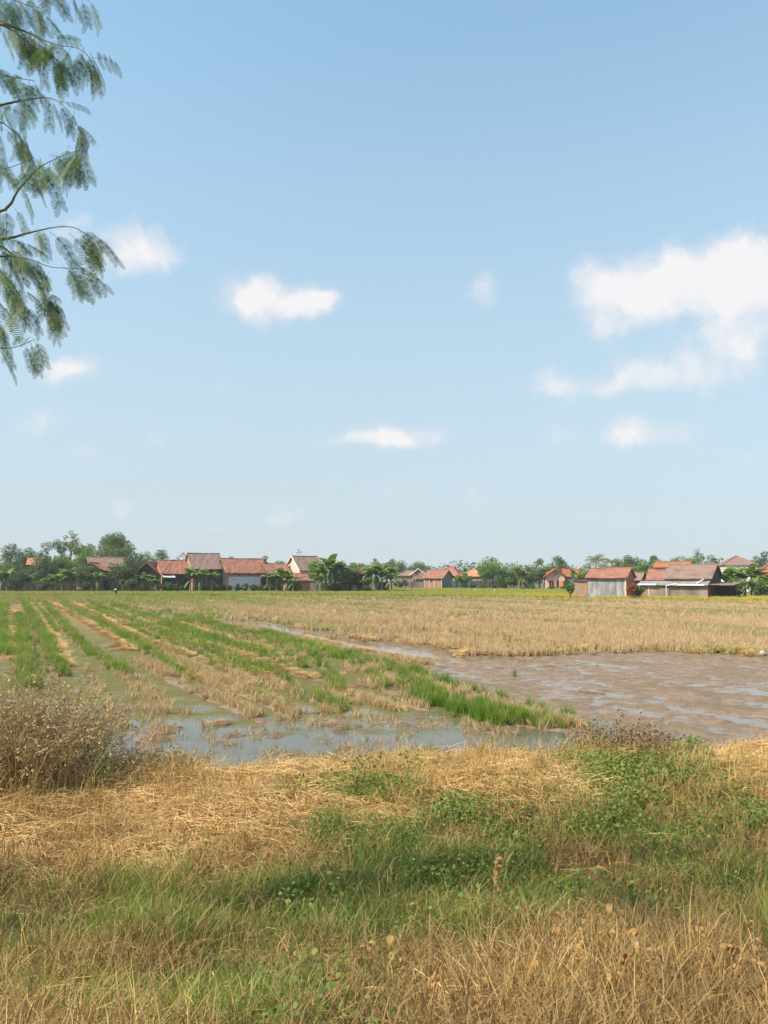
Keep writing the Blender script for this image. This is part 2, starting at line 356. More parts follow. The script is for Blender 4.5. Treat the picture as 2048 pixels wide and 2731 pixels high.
# ground sheet
def ground():
    ny, nx = 720, 620
    ys = np.concatenate([np.linspace(-8, 3, 12)[:-1], 3+np.linspace(0, 1, 90)[:-1]*11, 14*(200/14)**np.linspace(0, 1, ny-100)])
    us = np.linspace(-1, 1, nx); us = us*(.70+.42*us**2)
    Yg, U = np.meshgrid(ys, us, indexing='ij'); X = U*(Yg*.78+8+6)
    Z = height(X, Yg)
    far = sstep(150, 175, Yg); Z = Z*(1-far)+.02*far
    V = np.stack([X, Yg, Z], -1).reshape(-1, 3); r, c = Yg.shape
    i = np.arange((r-1)*c).reshape(r-1, c)[:, :-1].ravel()
    Q = np.stack([i, i+1, i+c+1, i+c], 1)
    xs, yv = V[:, 0], V[:, 1]
    emb = sstep(crestY(xs)+.6, crestY(xs)-.2, yv)
    fld = inpoly(xs, yv, FIELD).astype(float)
    me = np_mesh('ground', V, Q, {'emb': emb, 'fld': fld})
    me.polygons.foreach_set('use_smooth', np.ones(len(me.polygons), bool))
    m = bpy.data.materials.new('wet_mud'); m.use_nodes = True; n = NT(m.node_tree)
    g = n.n('ShaderNodeNewGeometry').outputs['Position']
    z = n.n('ShaderNodeSeparateXYZ', ins={0: g}).outputs[2]
    n1 = n.noise(g, 2.2, 6, .65); n2 = n.noise(g, .6, 3)
    mud = n.mix(n.rng(n1, .35, .65), (.19,.115,.07,1), (.34,.225,.145,1))
    mud = n.mix(n.rng(n2, .45, .7), mud, (.20,.14,.07,1))
    fldc = n.mix(n.rng(n1, .35, .65), (.13,.09,.045,1), (.24,.17,.08,1))
    embc = n.mix(n.rng(n1, .35, .65), (.05,.036,.02,1), (.13,.09,.045,1))
    fa = n.n('ShaderNodeAttribute', attribute_name='fld').outputs['Fac']; ea = n.n('ShaderNodeAttribute', attribute_name='emb').outputs['Fac']
    col = n.mix(fa, mud, fldc); col = n.mix(ea, col, embc)
    wet = n.rng(z, .0, .05, .42, .85)
    bm_ = n.n('ShaderNodeBump', ins={'Strength': .9, 'Distance': .06, 'Height': n.noise(g, 11, 6, .72)}).outputs[0]
    b = n.n('ShaderNodeBsdfPrincipled', ins={'Base Color': col, 'Roughness': wet, 'Specular IOR Level': .35, 'Normal': bm_})
    n.n('ShaderNodeOutputMaterial', ins={0: b.outputs[0]})
    tag(link('ground', me, mat=m), kind='structure')
ground()
def far_ground():
    me = bpy.data.meshes.new('terrain'); s = 6000
    me.from_pydata([(-s,-s,-.6),(s,-s,-.6),(s,s,-.6),(-s,s,-.6)], [], [(0,1,2,3)])
    tag(link('terrain', me, mat=mat('far_earth', (.10,.12,.05), (.16,.14,.07), .05)), kind='structure')
    # village ground behind the rice
    V = [(-260,163,-.02),(-4,163,-.02),(1,199.4,-.02),(-260,199.4,-.02)]
    b = MB(); b.add([(-400,199.6,.03),(400,199.6,.03),(900,900,.03),(-900,900,.03)], [(0,1,2,3)])
    tag(b.build('village_ground', mat('village_earth', (.13,.11,.06), (.10,.13,.045), .3)), kind='structure')
far_ground()
def water():
    b = MB(); b.add([(-150,10.5,0),(110,10.5,0),(110,150,0),(-150,150,0)], [(0,1,2,3)])
    m = bpy.data.materials.new('murky_water'); m.use_nodes = True; n = NT(m.node_tree)
    g = n.n('ShaderNodeNewGeometry').outputs['Position']; s = n.n('ShaderNodeSeparateXYZ', ins={0: g})
    u = n.math('ADD', n.math('MULTIPLY', s.outputs[0], CD), n.math('MULTIPLY', s.outputs[1], SD))
    nn = n.noise(g, .35, 3)
    # algae-green in the furrows between the rows, brown silt further away, grey by the bund and mud flat
    gx = n.rng(n.math('ADD', s.outputs[1], n.math('MULTIPLY', nn, 8)), 21, 26)
    col = n.mix(gx, (.12,.105,.07,1), (.155,.14,.05,1))
    col = n.mix(n.rng(s.outputs[1], 38, 60), col, (.22,.135,.06,1))
    col = n.mix(n.rng(u, 13, 15), col, (.20,.15,.11,1))
    bp = n.n('ShaderNodeBump', ins={'Strength': .05, 'Distance': .01, 'Height': n.noise(g, 9, 3)}).outputs[0]
    alg = n.rng(n.math('ADD', n.noise(g, .9, 5, .6), n.math('MULTIPLY', n.rng(s.outputs[1], 17, 24), .25)), .50, .72)
    alg = n.math('MULTIPLY', alg, n.rng(u, 14, 12.5))
    col = n.mix(alg, col, n.mix(n.rng(s.outputs[1], 38, 60), (.15,.13,.045,1), (.25,.165,.065,1)))
    p = n.n('ShaderNodeBsdfPrincipled', ins={'Base Color': col, 'Roughness': n.rng(alg, 0, 1, .08, .6), 'IOR': 1.33, 'Specular IOR Level': n.rng(alg, 0, 1, .38, .03), 'Normal': bp})
    n.n('ShaderNodeOutputMaterial', ins={0: p.outputs[0]})
    tag(b.build('water', m), kind='structure')
water()

# ------------------------------------------------------------------ blade clumps and scatter
def blades(n, h, rad, lean, width, bend, segs=3, taper=True, rnd0=None, flat=False, zj=0.0):
    base = rng.normal(0, rad*.5, (n, 2)); hh = rng.uniform(h[0], h[1], n); az = rng.uniform(0, 2*np.pi, n)
    ln = np.abs(rng.normal(0, lean, n)) if not flat else rng.uniform(R(72), R(97), n)
    outx, outy = np.cos(az), np.sin(az)
    w = rng.uniform(width*.7, width*1.3, n); bd = rng.uniform(.3, 1, n)*bend
    ra = rng.uniform(0, np.pi, n); sx, sy = np.cos(ra), np.sin(ra)
    if flat: sx, sy = -outy, outx
    V = np.zeros((n, segs+1, 2, 3)); px = base[:, 0].copy(); py = base[:, 1].copy(); pz = rng.uniform(0, zj, n) if zj else np.zeros(n)
    for i in range(segs+1):
        t = i/segs; ww = w*.5*((1-t**1.6*.92) if taper else 1)
        for k, sg in ((0, -1), (1, 1)):
            V[:, i, k, 0] = px+sg*sx*ww; V[:, i, k, 1] = py+sg*sy*ww; V[:, i, k, 2] = pz+(sg*ww*.5 if flat else 0)
        a = ln+bd*t*(1+t); st = hh/segs
        px = px+np.sin(a)*outx*st; py = py+np.sin(a)*outy*st; pz = pz+np.cos(a)*st
    base_i = (np.arange(n)*(segs+1)*2)[:, None]
    Q = []
    for i in range(segs):
        Q.append(np.stack([base_i[:, 0]+i*2, base_i[:, 0]+i*2+1, base_i[:, 0]+i*2+3, base_i[:, 0]+i*2+2], 1))
    r = np.repeat(rng.uniform(0, 1, n), (segs+1)*2)
    return V.reshape(-1, 3), np.concatenate(Q), r
def leaves_mesh(n, rad, zr, size, asp=.6, up=.5):
    """scattered leaf quads (folded diamond)"""
    c = rng.normal(0, 1, (n, 3))*np.array([rad*.5, rad*.5, 0]); c[:, 2] = rng.uniform(zr[0], zr[1], n)
    return leaf_quads(c, size, asp, up)
def leaf_quads(c, size, asp=.6, up=.4, nrm=None, nb=.0):
    n = len(c); d = rng.normal(0, 1, (n, 3)); d[:, 2] = d[:, 2]*.6-.2; d /= np.linalg.norm(d, axis=1)[:, None]
    nn = rng.normal(0, 1, (n, 3)); nn[:, 2] += up*2
    if nrm is not None: nn = nn+nrm*nb
    s = np.cross(nn, d); s /= np.linalg.norm(s, axis=1)[:, None]+1e-9
    L = (rng.uniform(.6, 1.3, n)*size)[:, None]; Wd = L*asp*.5
    a = c-d*L*.5; b = c+d*L*.5; m1 = c+s*Wd; m2 = c-s*Wd
    V = np.stack([a, m1, b, m2], 1).reshape(-1, 3)
    Q = np.arange(n*4).reshape(n, 4); r = np.repeat(rng.uniform(0, 1, n), 4)
    return V, Q, r
def proto_col(name, specs, mt):
    c = bpy.data.collections.new(name)
    for i, (V, Q, r) in enumerate(specs):
        me = np_mesh(f'{name}_{i:02d}', V, Q, {'rnd': r}); me.materials.append(mt)
        o = bpy.data.objects.new(f'{name}_{i:02d}', me); c.objects.link(o)
    return c, len(specs)
_scn = {}
def scatter(name, P, pc, scale, tint, tilt=.12, rz=None, kind='stuff', label=None):
    col, npz = pc; n = len(P)
    me = bpy.data.meshes.new(name); me.vertices.add(n); me.vertices.foreach_set('co', np.asarray(P, np.float32).ravel())
    rot = rng.normal(0, tilt, (n, 3)); rot[:, 2] = rng.uniform(0, 2*np.pi, n) if rz is None else rz
    at = me.attributes.new('rot', 'FLOAT_VECTOR', 'POINT'); at.data.foreach_set('vector', rot.astype(np.float32).ravel())
    at = me.attributes.new('scl', 'FLOAT', 'POINT'); at.data.foreach_set('value', np.asarray(scale, np.float32)*np.ones(n, np.float32))
    at = me.attributes.new('tint', 'FLOAT', 'POINT'); at.data.foreach_set('value', np.asarray(tint, np.float32)*np.ones(n, np.float32))
    at = me.attributes.new('pick', 'INT', 'POINT'); at.data.foreach_set('value', rng.integers(0, npz, n).astype(np.int32))
    me.update()
    ng = bpy.data.node_groups.new('scatter_'+name, 'GeometryNodeTree')
    ng.interface.new_socket('Geometry', in_out='INPUT', socket_type='NodeSocketGeometry')
    ng.interface.new_socket('Geometry', in_out='OUTPUT', socket_type='NodeSocketGeometry')
    nd = ng.nodes; L = ng.links.new
    gi = nd.new('NodeGroupInput'); go = nd.new('NodeGroupOutput')
    ip = nd.new('GeometryNodeInstanceOnPoints'); ci = nd.new('GeometryNodeCollectionInfo')
    ci.inputs[0].default_value = col; ci.inputs[1].default_value = True; ci.inputs[2].default_value = True
    def na(nm, dt):
        a = nd.new('GeometryNodeInputNamedAttribute'); a.data_type = dt; a.inputs[0].default_value = nm; return a.outputs[0]
    L(gi.outputs[0], ip.inputs['Points']); L(ci.outputs[0], ip.inputs['Instance']); ip.inputs['Pick Instance'].default_value = True
    L(na('pick', 'INT'), ip.inputs['Instance Index'])
    e2r = nd.new('FunctionNodeEulerToRotation'); L(na('rot', 'FLOAT_VECTOR'), e2r.inputs[0]); L(e2r.outputs[0], ip.inputs['Rotation'])
    L(na('scl', 'FLOAT'), ip.inputs['Scale']); L(ip.outputs[0], go.inputs[0])
    o = link(name, me); md = o.modifiers.new('scatter', 'NODES'); md.node_group = ng
    tag(o, kind=kind, label=label); return o

PC = {}
PC['stub'] = proto_col('stub', [blades(22, (.14,.32), .09, .28, .014, .25, 2) for _ in range(5)], M['stubble'])
PC['stubfar'] = proto_col('stubfar', [blades(16, (.16,.36), .20, .35, .045, .2, 1) for _ in range(4)], M['stubble'])
PC['green'] = proto_col('green', [blades(26, (.22,.50), .09, .25, .014, .5, 3) for _ in range(5)], M['regrowth'])
PC['greenfar'] = proto_col('greenfar', [blades(18, (.2,.45), .2, .3, .04, .3, 1) for _ in range(4)], M['regrowth'])
PC['rice'] = proto_col('rice', [blades(26, (.5,.85), .25, .22, .05, .7, 3) for _ in range(5)], M['ripe'])
PC['straw'] = proto_col('straw', [blades(100, (.12,.42), .28, .1, .009, .25, 3, flat=True, zj=.16, taper=False) for _ in range(5)], M['straw'])
PC['mat'] = proto_col('mat', [blades(190, (.12,.45), .36, .1, .0065, .6, 3, flat=True, zj=.2) for _ in range(6)], M['straw'])
PC['dry'] = proto_col('dry', [blades(90, (.12,.50), .18, .55, .006, 1.1, 4) for _ in range(6)], M['drygrass'])
PC['drytall'] = proto_col('drytall', [blades(46, (.25,.72), .15, .42, .0065, 1.0, 5) for _ in range(5)], M['drygrass'])
PC['grass'] = proto_col('grass', [blades(54, (.18,.52), .17, .42, .0095, 1.0, 4) for _ in range(6)], M['grass'])
PC['vine'] = proto_col('vine', [leaves_mesh(110, .4, (.02, .26), .048, .8, 1.0) for _ in range(4)], M['vine'])
PC['drybroad'] = proto_col('drybroad', [blades(26, (.15,.55), .16, .6, .015, 1.7, 5) for _ in range(6)], M['drygrass'])
PC['tangle'] = proto_col('tangle', [blades(95, (.08,.36), .24, 1.1, .0065, 1.3, 3, zj=.34) for _ in range(5)], M['drygrass'])
PC['debris'] = proto_col('debris', [blades(16, (.05,.16), .12, .6, .012, .6, 2) for _ in range(3)], M['deadleaf'])

def put(x, y): return np.stack([x, y, height(x, y)], 1)
# stubble field
def gen_field():
    P = []
    for (y0, y1, dens) in ((22, 40, 24), (40, 60, 17), (60, 90, 9), (90, 118, 5), (118, 148, 4)):
        wdt = .80*y1+3; n = int((y1-y0)*2*wdt*dens)
        x = rng.uniform(-wdt, wdt, n); y = rng.uniform(y0, y1, n)
        k = (np.abs(x) < .78*y+3) & inpoly(x, y, FIELD) & ~inpoly(x, y, RICE)
        P.append(np.stack([x[k], y[k]], 1))
    P = np.concatenate(P); x, y = P.T
    u = x*CD+y*SD; v = -x*SD+y*CD
    # planting rows: pull clumps to 0.27 m lines while near
    un = np.round(u/.30)*.30+rng.normal(0, .045, len(u)); near = y < 62
    u2 = np.where(near, un, u); x = u2*CD-v*SD; y = u2*SD+v*CD
    gpatch = fbm(u*.35, v*.06, 4, 101); band = .5+.5*np.sin(u*2*np.pi/2.6+2*fbm(u*.05, v*.03, 2, 7))
    left = sstep(-5, -45, x)*.30+sstep(80, 115, y)*.22
    edge = np.exp(-((y-33)/3)**2)*sstep(12, 15, x)*.35
    gp = gpatch+.10*band+left+edge
    isg = rng.uniform(0, 1, len(x)) < sstep(.56, .82, gp)*.6
    sp_ = rng.uniform(0, 1, len(x)) < sstep(.25, .45, gpatch+rng.uniform(0, .3, len(x)))  # thin patches
    nr = y < 60
    thin = fbm(u*.55, v*.07, 3, 111)*.6+fbm(x*.05, y*.22, 3, 112)*.4
    jx = 5*(fbm(x*.5, y*.5, 3, 113)-.5)
    keep = (rng.uniform(0, 1, len(x)) < .25+.75*sstep(.38, .50, thin)) & (inpoly(x+jx, y-.2+jx*1.2, FIELD) | (y > 60))
    tint = np.clip((gp-.45)*1.6, 0, 1)
    def go(nm, mask, pc, s, t): 
        mask = mask & keep; q = put(x[mask], y[mask]); scatter(nm, q, PC[pc], s*rng.uniform(.8, 1.25, len(q)), t if np.isscalar(t) else t[mask])
    go('rice_stubble', ~isg & nr, 'stub', 1.35, tint)
    go('rice_stubble', ~isg & ~nr, 'stubfar', 1.1, tint)
    go('rice_regrowth', isg & nr, 'green', .7, rng.uniform(.3, 1, len(x)))
    go('rice_regrowth', isg & ~nr, 'greenfar', .8, rng.uniform(.6, 1, len(x)))
    # lodged straw over the field
    n = 5200; yy_ = 28+90*rng.uniform(0, 1, n)**1.4; xx = rng.uniform(-.58, .58, n)*yy_
    k = inpoly(xx, yy_, FIELD) & ~inpoly(xx, yy_, RICE) & (fbm(xx*.2, yy_*.35, 3, 33) > .5) & (xx > -.25*yy_)
    q = put(xx[k], yy_[k]); scatter('loose_straw', q, PC['straw'], rng.uniform(.8, 1.3, len(q)), rng.uniform(.3, .9, len(q)))
gen_field()
def gen_rows():
    S = {'g': [], 's': [], 'b': []}; T = {'g': [], 's': [], 'b': []}
    for k, wd, dn, P in ROWSW:
        for (x0, y0), (x1, y1) in zip(P[:-1], P[1:]):
            L = math.hypot(x1-x0, y1-y0); ym = (y0+y1)/2
            wd = wd*(.8 if k == 'g' else .85); per = {'g': 34, 's': 17, 'b': 34}[k]*wd*dn*min(1, 45/ym)
            n = max(2, int(L*per)); t = rng.uniform(0, 1, n); o = rng.normal(0, wd*.27, n)
            nx, ny = -(y1-y0)/L, (x1-x0)/L
            x = x0+t*(x1-x0)+o*nx; y = y0+t*(y1-y0)+o*ny
            kp = fbm(x*1.3, y*1.3, 2, 13) > (.37 if k != 's' else .40)
            x, y = x[kp], y[kp]
            S[k].append(put(x, y))
            if k == 'g':  # stubble at the foot of the green blades
                m = rng.uniform(0, 1, len(x)) < .55
                S['b'].append(put(x[m]+rng.normal(0, .12, m.sum()), y[m]+rng.normal(0, .12, m.sum())))
    # the thinner planted lines between the harvest tracks
    FILL = px_poly([(90,1600),(240,1665),(390,1765),(520,1850),(720,1930),(800,1905),(960,1905),(1130,1900),(1300,1935),(1540,1940),(1270,1850),(1000,1768),(800,1720),(560,1655),(300,1605)])
    n = 64000; y = 17+75*rng.uniform(0, 1, n)**1.5; x = rng.uniform(-.56, .3, n)*y; u = x*CD+y*SD; v = -x*SD+y*CD
    un = np.round(u/.62); u = un*.62+rng.normal(0, .085, n)+.05*np.sin(v*.5+un); x = u*CD-v*SD; y = u*SD+v*CD
    wa = np.exp(-(((x-G(880,1815)[0])/1.6)**2+((y-G(880,1815)[1])/3.2)**2))+.8*np.exp(-(((x-G(760,1880)[0])/1.0)**2+((y-G(760,1880)[1])/1.6)**2))
    q = fbm(x*.35+un*3.3, y*.22, 3, 77)-.35*wa
    kp = inpoly(x, y, FILL) & (q > .40+.08*sstep(45, 20, y)) & (rng.uniform(0, 1, n) < .55); x, y, un, q = x[kp], y[kp], un[kp], q[kp]
    kind = fbm(un*1.7+3, y*.10, 2, 88)+.25*(rng.uniform(0, 1, len(x))-.5)+.12*sstep(26, 40, y)
    pt = put(x, y); pt[:, 2] = np.maximum(pt[:, 2], -.02)
    S['g'].append(pt[kind > .495]); S['b'].append(pt[kind <= .545]); S['s'].append(pt[(kind < .47) & (rng.uniform(0, 1, len(x)) < .12)])
    g = np.concatenate(S['g']); s = np.concatenate(S['s']); b = np.concatenate(S['b'])
    scatter('rice_regrowth', g, PC['green'], rng.uniform(.45, 1.0, len(g))*(.7+.6*fbm(g[:, 0]*.9, g[:, 1]*.9, 2, 5)), np.clip(fbm(g[:, 0]*.4, g[:, 1]*.4, 2, 3)*1.3-.25, 0, 1))
    scatter('straw_windrow', s, PC['straw'], rng.uniform(.55, .85, len(s)), rng.uniform(.2, .9, len(s)))
    scatter('rice_stubble', b, PC['stub'], rng.uniform(.75, 1.1, len(b)), rng.uniform(0, .45, len(b)), tilt=.25)
    # scattered debris in the shallow water and on the mud
    n = 9000; y = 14+38*rng.uniform(0, 1, n)**1.5; x = rng.uniform(-.58, .58, n)*y
    z = height(x, y); k = (z > -.02) & ~inpoly(x, y, FIELD) & (y > crestY(x)+.3) & (rng.uniform(0, 1, n) < np.where(inpoly(x, y, MUD), .03, .6))
    q = np.stack([x[k], y[k], z[k]], 1)
    scatter('plant_debris', q, PC['debris'], rng.uniform(.6, 1.4, len(q)), .5, tilt=.3)
gen_rows()
def gen_rice():
    n = 122000; x = rng.uniform(-122, 122, n); y = rng.uniform(100, 207, n)
    k = inpoly(x, y, RICE) & (np.abs(x) < .75*y); x, y = x[k], y[k]
    z = np.full(len(x), .05)
    right = sstep(5, 40, x)*sstep(150, 125, y)
    t = np.clip(.12+.75*right+.25*(fbm(x*.05, y*.3, 3, 8)-.5), 0, 1)
    scatter('rice_crop', np.stack([x, y, z], 1), PC['rice'], rng.uniform(.8, 1.08, len(x)), t, tilt=.08)
gen_rice()
def gen_bank():
    n = 78000; y = rng.uniform(2.6, 15.5, n); x = rng.uniform(-.96, .96, n)*(y+2.2)
    cy = crestY(x); k = y < cy+.45+.5*(fbm(x*1.2, y*.3, 2, 90)-.5); x, y = x[k], y[k]; cy = cy[k]
    z = height(x, y)
    def near(cx, cyy, rx, ry, zz=.35):
        gx, gy = G(cx, cyy, zz); return np.exp(-(((x-gx)/rx)**2+((y-gy)/ry)**2))
    gt = np.clip(9.0+.27*x, 7.8, 10.2); yn = y+2.6*(fbm(x*.5, y*.5, 3, 15)-.5)
    gold = sstep(gt-.5, gt+.7, yn)
    gw = (near(1100,2300,1.4,1.1)+near(1750,2330,2.0,1.2)+.8*near(300,2520,1.6,.9)+.8*near(560,2470,.8,.5)+.9*near(60,2400,1.2,.7)+.6*near(1350,2330,1.0,.9)+.5*near(950,2180,.7,.5)+.35*near(2000,2200,1.4,1.2))
    ym = y+2.4*(fbm(x*.6+9, y*.4, 3, 16)-.5); gw = gw+.9*sstep(-1.9, -.5, x)*sstep(5.9, 6.7, ym)*sstep(9.6, 8.3, ym)+.85*sstep(.4, -1.1, x)*sstep(4.4, 5.0, ym)*sstep(7.9, 6.7, ym)
    gw = np.clip(1.7*gw*sstep(.40, .56, fbm(x*.9, y*1.2, 4, 19)), 0, 1)*(1-gold*.7)
    vw = np.clip(1.3*near(1690,2110,1.0,.7,.5)+.9*near(1850,2220,.9,.6)+1.0*near(980,2150,.7,.45)+.4*near(1500,2150,.5,.6), 0, 1)*sstep(.40, .56, fbm(x*1.3, y*1.5, 3, 29))+.35*gw*(x > -1)*sstep(.5, .62, fbm(x*1.6, y*1.8, 3, 28))
    r = rng.uniform(0, 1, len(x)); r2 = rng.uniform(0, 1, len(x))
    hv = .55+.9*fbm(x*1.4, y*1.4, 3, 23); P = np.stack([x, y, z], 1); bw = fbm(x*.8+5, y*.8, 3, 39)
    a = r < .075*(.25+gold)                                   # straw mat
    scatter('fallen_straw', P[a], PC['mat'], rng.uniform(.7, 1.15, a.sum()), np.clip(.35+.6*gold[a]-.5*(bw[a] < .42), 0, 1))
    b = (r2 < .085) & (rng.uniform(0, 1, len(x)) > gw*.9)     # short dry grass
    scatter('dry_grass', P[b], PC['dry'], hv[b]*rng.uniform(.5, 1.0, b.sum())*(1-.35*gold[b]), np.clip(.38+.5*gold[b]+(bw[b]-.5)*1.8, 0, 1))
    c = (r > .955) & (rng.uniform(0, 1, len(x)) > gw) & (y < 6.4) & (bw > .40)
    scatter('tall_dry_grass', P[c], PC['drytall'], hv[c]*rng.uniform(.6, 1.0, c.sum()), rng.uniform(.2, 1, c.sum()))
    d = rng.uniform(0, 1, len(x)) < gw*.28
    scatter('green_grass', P[d], PC['grass'], hv[d]*rng.uniform(.6, 1.15, d.sum()), np.clip(fbm(x[d]*.9, y[d]*.9, 2, 49)*1.6-.45+.35*(x[d] < -1.0)-.2*(y[d] > 7), 0, 1))
    f = rng.uniform(0, 1, len(x)) < .085*(1-.5*gold)*(1-.6*gw)
    scatter('dead_weed_tangle', P[f], PC['tangle'], rng.uniform(.6, 1.15, f.sum()), np.clip(.1+.5*gold[f]+(bw[f]-.5)*1.5, 0, 1))
    f = (rng.uniform(0, 1, len(x)) < .030) & (y < 9) & (rng.uniform(0, 1, len(x)) > gw*.6)
    scatter('broad_dry_grass', P[f], PC['drybroad'], rng.uniform(.6, 1.1, f.sum()), rng.uniform(.1, 1, f.sum()))
    e = rng.uniform(0, 1, len(x)) < vw*.14
    scatter('creeping_vine', P[e]+np.array([0, 0, .12]), PC['vine'], rng.uniform(.7, 1.1, e.sum()), rng.uniform(0, 1, e.sum()))
gen_bank()
# ------------------------------------------------------------------ houses
def zpx(py, Yd): return W(1024, py, Yd).z
def rough_slab(mb, P00, P10, P11, P01, th, nx=14, ny=5, jit=.03):
    """roof slope as a slightly uneven slab; P00-P10 is the eave, P01-P11 the ridge"""
    P00, P10, P11, P01 = map(Vector, (P00, P10, P11, P01))
    nrm = (P10-P00).cross(P01-P00).normalized()
    if nrm.z < 0: nrm = -nrm
    top = []; 
    for j in range(ny+1):
        for i in range(nx+1):
            a = i/nx; b = j/ny
            p = P00*(1-a)*(1-b)+P10*a*(1-b)+P11*a*b+P01*(1-a)*b
            sag = -.07*math.sin(math.pi*a)*math.sin(math.pi*(.5*b+.25))
            p = p+nrm*(random.gauss(0, jit)+sag); top.append(p)
    n = len(top); w_ = nx+1
    vs = top+[p-nrm*th for p in top]; fs = []
    for j in range(ny):
        for i in range(nx):
            q = j*w_+i; fs.append((q, q+1, q+w_+1, q+w_)); fs.append((n+q, n+q+w_, n+q+w_+1, n+q+1))
    rim = [i for i in range(w_)]+[j*w_+nx for j in range(1, ny+1)]+[ny*w_+i for i in range(nx-1, -1, -1)]+[j*w_ for j in range(ny-1, 0, -1)]
    for a, b in zip(rim, rim[1:]+rim[:1]): fs.append((a, b, n+b, n+a))
    mb.add(vs, fs)
def house(name, label, pxL, pxR, Y, rot, pyE, pyR, D, rm, wm, ov=.5, ridge='x', cat='house', gov=.35, z0=-.2, gable_mat=None, group=None, fascia=None, jit=.03, hipin=.5, wallmats=None):
    th = R(rot); c, s = math.cos(th), math.sin(th)
    A = W(pxL, 1540, Y); k = ray(pxR, 1540)[0]/ray(pxR, 1540)[1]
    L = (k*A.y-A.x)/(c-k*s)
    half = D/2 if ridge != 'y' else L/2
    if ridge == 'y': hr = zpx(pyR, Y+L*s/2)
    else: hr = zpx(pyR, Y+D/2*c+L*s/2)
    ze = zpx(pyE, Y+L*s/2)
    slope = (hr-ze)/(half+ov); he = ze+slope*ov
    root = empty(name, (A.x, A.y, 0), th, label=label, cat=cat, group=group)
    b = MB()
    if ridge == 'x':
        vs = [(0,0,z0),(L,0,z0),(L,D,z0),(0,D,z0),(0,0,he),(L,0,he),(L,D,he),(0,D,he),(0,D/2,hr-.05),(L,D/2,hr-.05)]
        fs = [(0,1,5,4),(2,3,7,6),(1,2,6,9,5),(3,0,4,8,7)]
    elif ridge == 'y':
        vs = [(0,0,z0),(L,0,z0),(L,D,z0),(0,D,z0),(0,0,he),(L,0,he),(L,D,he),(0,D,he),(L/2,0,hr-.05),(L/2,D,hr-.05)]
        fs = [(0,1,5,8,4),(1,2,6,5),(2,3,7,9,6),(3,0,4,7)]
    else:
        vs = [(0,0,z0),(L,0,z0),(L,D,z0),(0,D,z0),(0,0,he),(L,0,he),(L,D,he),(0,D,he)]
        fs = [(0,1,5,4),(1,2,6,5),(2,3,7,6),(3,0,4,7)]
    b.add(vs, fs); wl = b.build('wall', wm, root)
    if wallmats:   # {face index: material}
        for fi, mm in wallmats.items():
            wl.data.materials.append(mm); wl.data.polygons[fi].material_index = len(wl.data.materials)-1
    r = MB(); t = .10
    if ridge == 'x':
        n = max(8, int(L/.5))
        rough_slab(r, (-gov,-ov,ze+t),(L+gov,-ov,ze+t),(L+gov,D/2,hr+t),(-gov,D/2,hr+t), .12, n, 6, jit)
        rough_slab(r, (-gov,D+ov,ze+t),(L+gov,D+ov,ze+t),(L+gov,D/2,hr+t-.01),(-gov,D/2,hr+t-.01), .12, n, 4, jit)
    elif ridge == 'y':
        n = max(8, int(D/.5))
        rough_slab(r, (-ov,-gov,ze+t),(-ov,D+gov,ze+t),(L/2,D+gov,hr+t),(L/2,-gov,hr+t), .12, n, 5, jit)
        rough_slab(r, (L+ov,-gov,ze+t),(L+ov,D+gov,ze+t),(L/2,D+gov,hr+t-.01),(L/2,-gov,hr+t-.01), .12, n, 5, jit)
    else:
        i = min(D/2, L/2)*hipin*2 if hipin < .5 else min(D, L)/2
        o = ov; a, bb = (-o,-o,ze+t), (L+o,-o,ze+t); c2, d = (L+o,D+o,ze+t), (-o,D+o,ze+t)
        e1, e2 = (i,D/2,hr+t), (L-i if L-i > i else i+.4,D/2,hr+t)
        rough_slab(r, a, bb, e2, e1, .12, 16, 5, jit*.4); rough_slab(r, d, c2, e2, e1, .12, 12, 4, jit*.4)
        rough_slab(r, a, d, e1, e1, .12, 8, 5, jit*.4); rough_slab(r, bb, c2, e2, e2, .12, 8, 5, jit*.4)
    rf = r.build('roof', rm, root)
    cap = MB()
    if ridge == 'x': cap.tube([(-gov,D/2,hr+t+.03),(L/2,D/2,hr+t-.03),(L+gov,D/2,hr+t+.03)], .11)
    elif ridge == 'y': cap.tube([(L/2,-gov,hr+t+.03),(L/2,D+gov,hr+t+.03)], .11)
    else:
        cap.tube([e1, e2], .13)
        for q, e in ((a, e1), (d, e1), (bb, e2), (c2, e2)): cap.tube([Vector(q)+Vector((0,0,.04)), Vector(e)+Vector((0,0,.04))], .12)
    cap.build('ridge_cap', rm if not fascia else rm, rf)
    if fascia:
        f = MB()
        if ridge == 'x':
            for xx in ([-gov-.08, L+gov+.08] if fascia != 'left' else [-gov-.08]):
                f.tube([(xx,-ov,ze+t-.03),(xx,D/2,hr+t),(xx,D+ov,ze+t-.03)], .13, 4)
        else: f.tube([(-ov,-gov-.08,ze+t-.03),(L/2,-gov-.08,hr+t),(L+ov,-gov-.08,ze+t-.03)], .13, 4)
        f.build('fascia', M['white'] if fascia != 'red' else M['tile_plain'], root)
    root['L'] = L; 
    return dict(root=root, L=L, D=D, he=he, hr=hr, ze=ze, Y=Y, roof=rf)
def panel(h, name, x0, x1, z0, z1, mt, y=-.05, th=.05, parent=None):
    b = MB(); b.box(x0, x1, y-th, y, z0, z1); return b.build(name, mt, parent or h['root'])
def side_panel(h, name, y0, y1, z0, z1, mt, side='L', th=.05):
    b = MB(); x = 0 if side == 'L' else h['L']
    if side == 'L': b.box(-.05-th, -.003, y0, y1, z0, z1)
    else: b.box(x+.003, x+.05+th, y0, y1, z0, z1)
    return b.build(name, mt, h['root'])
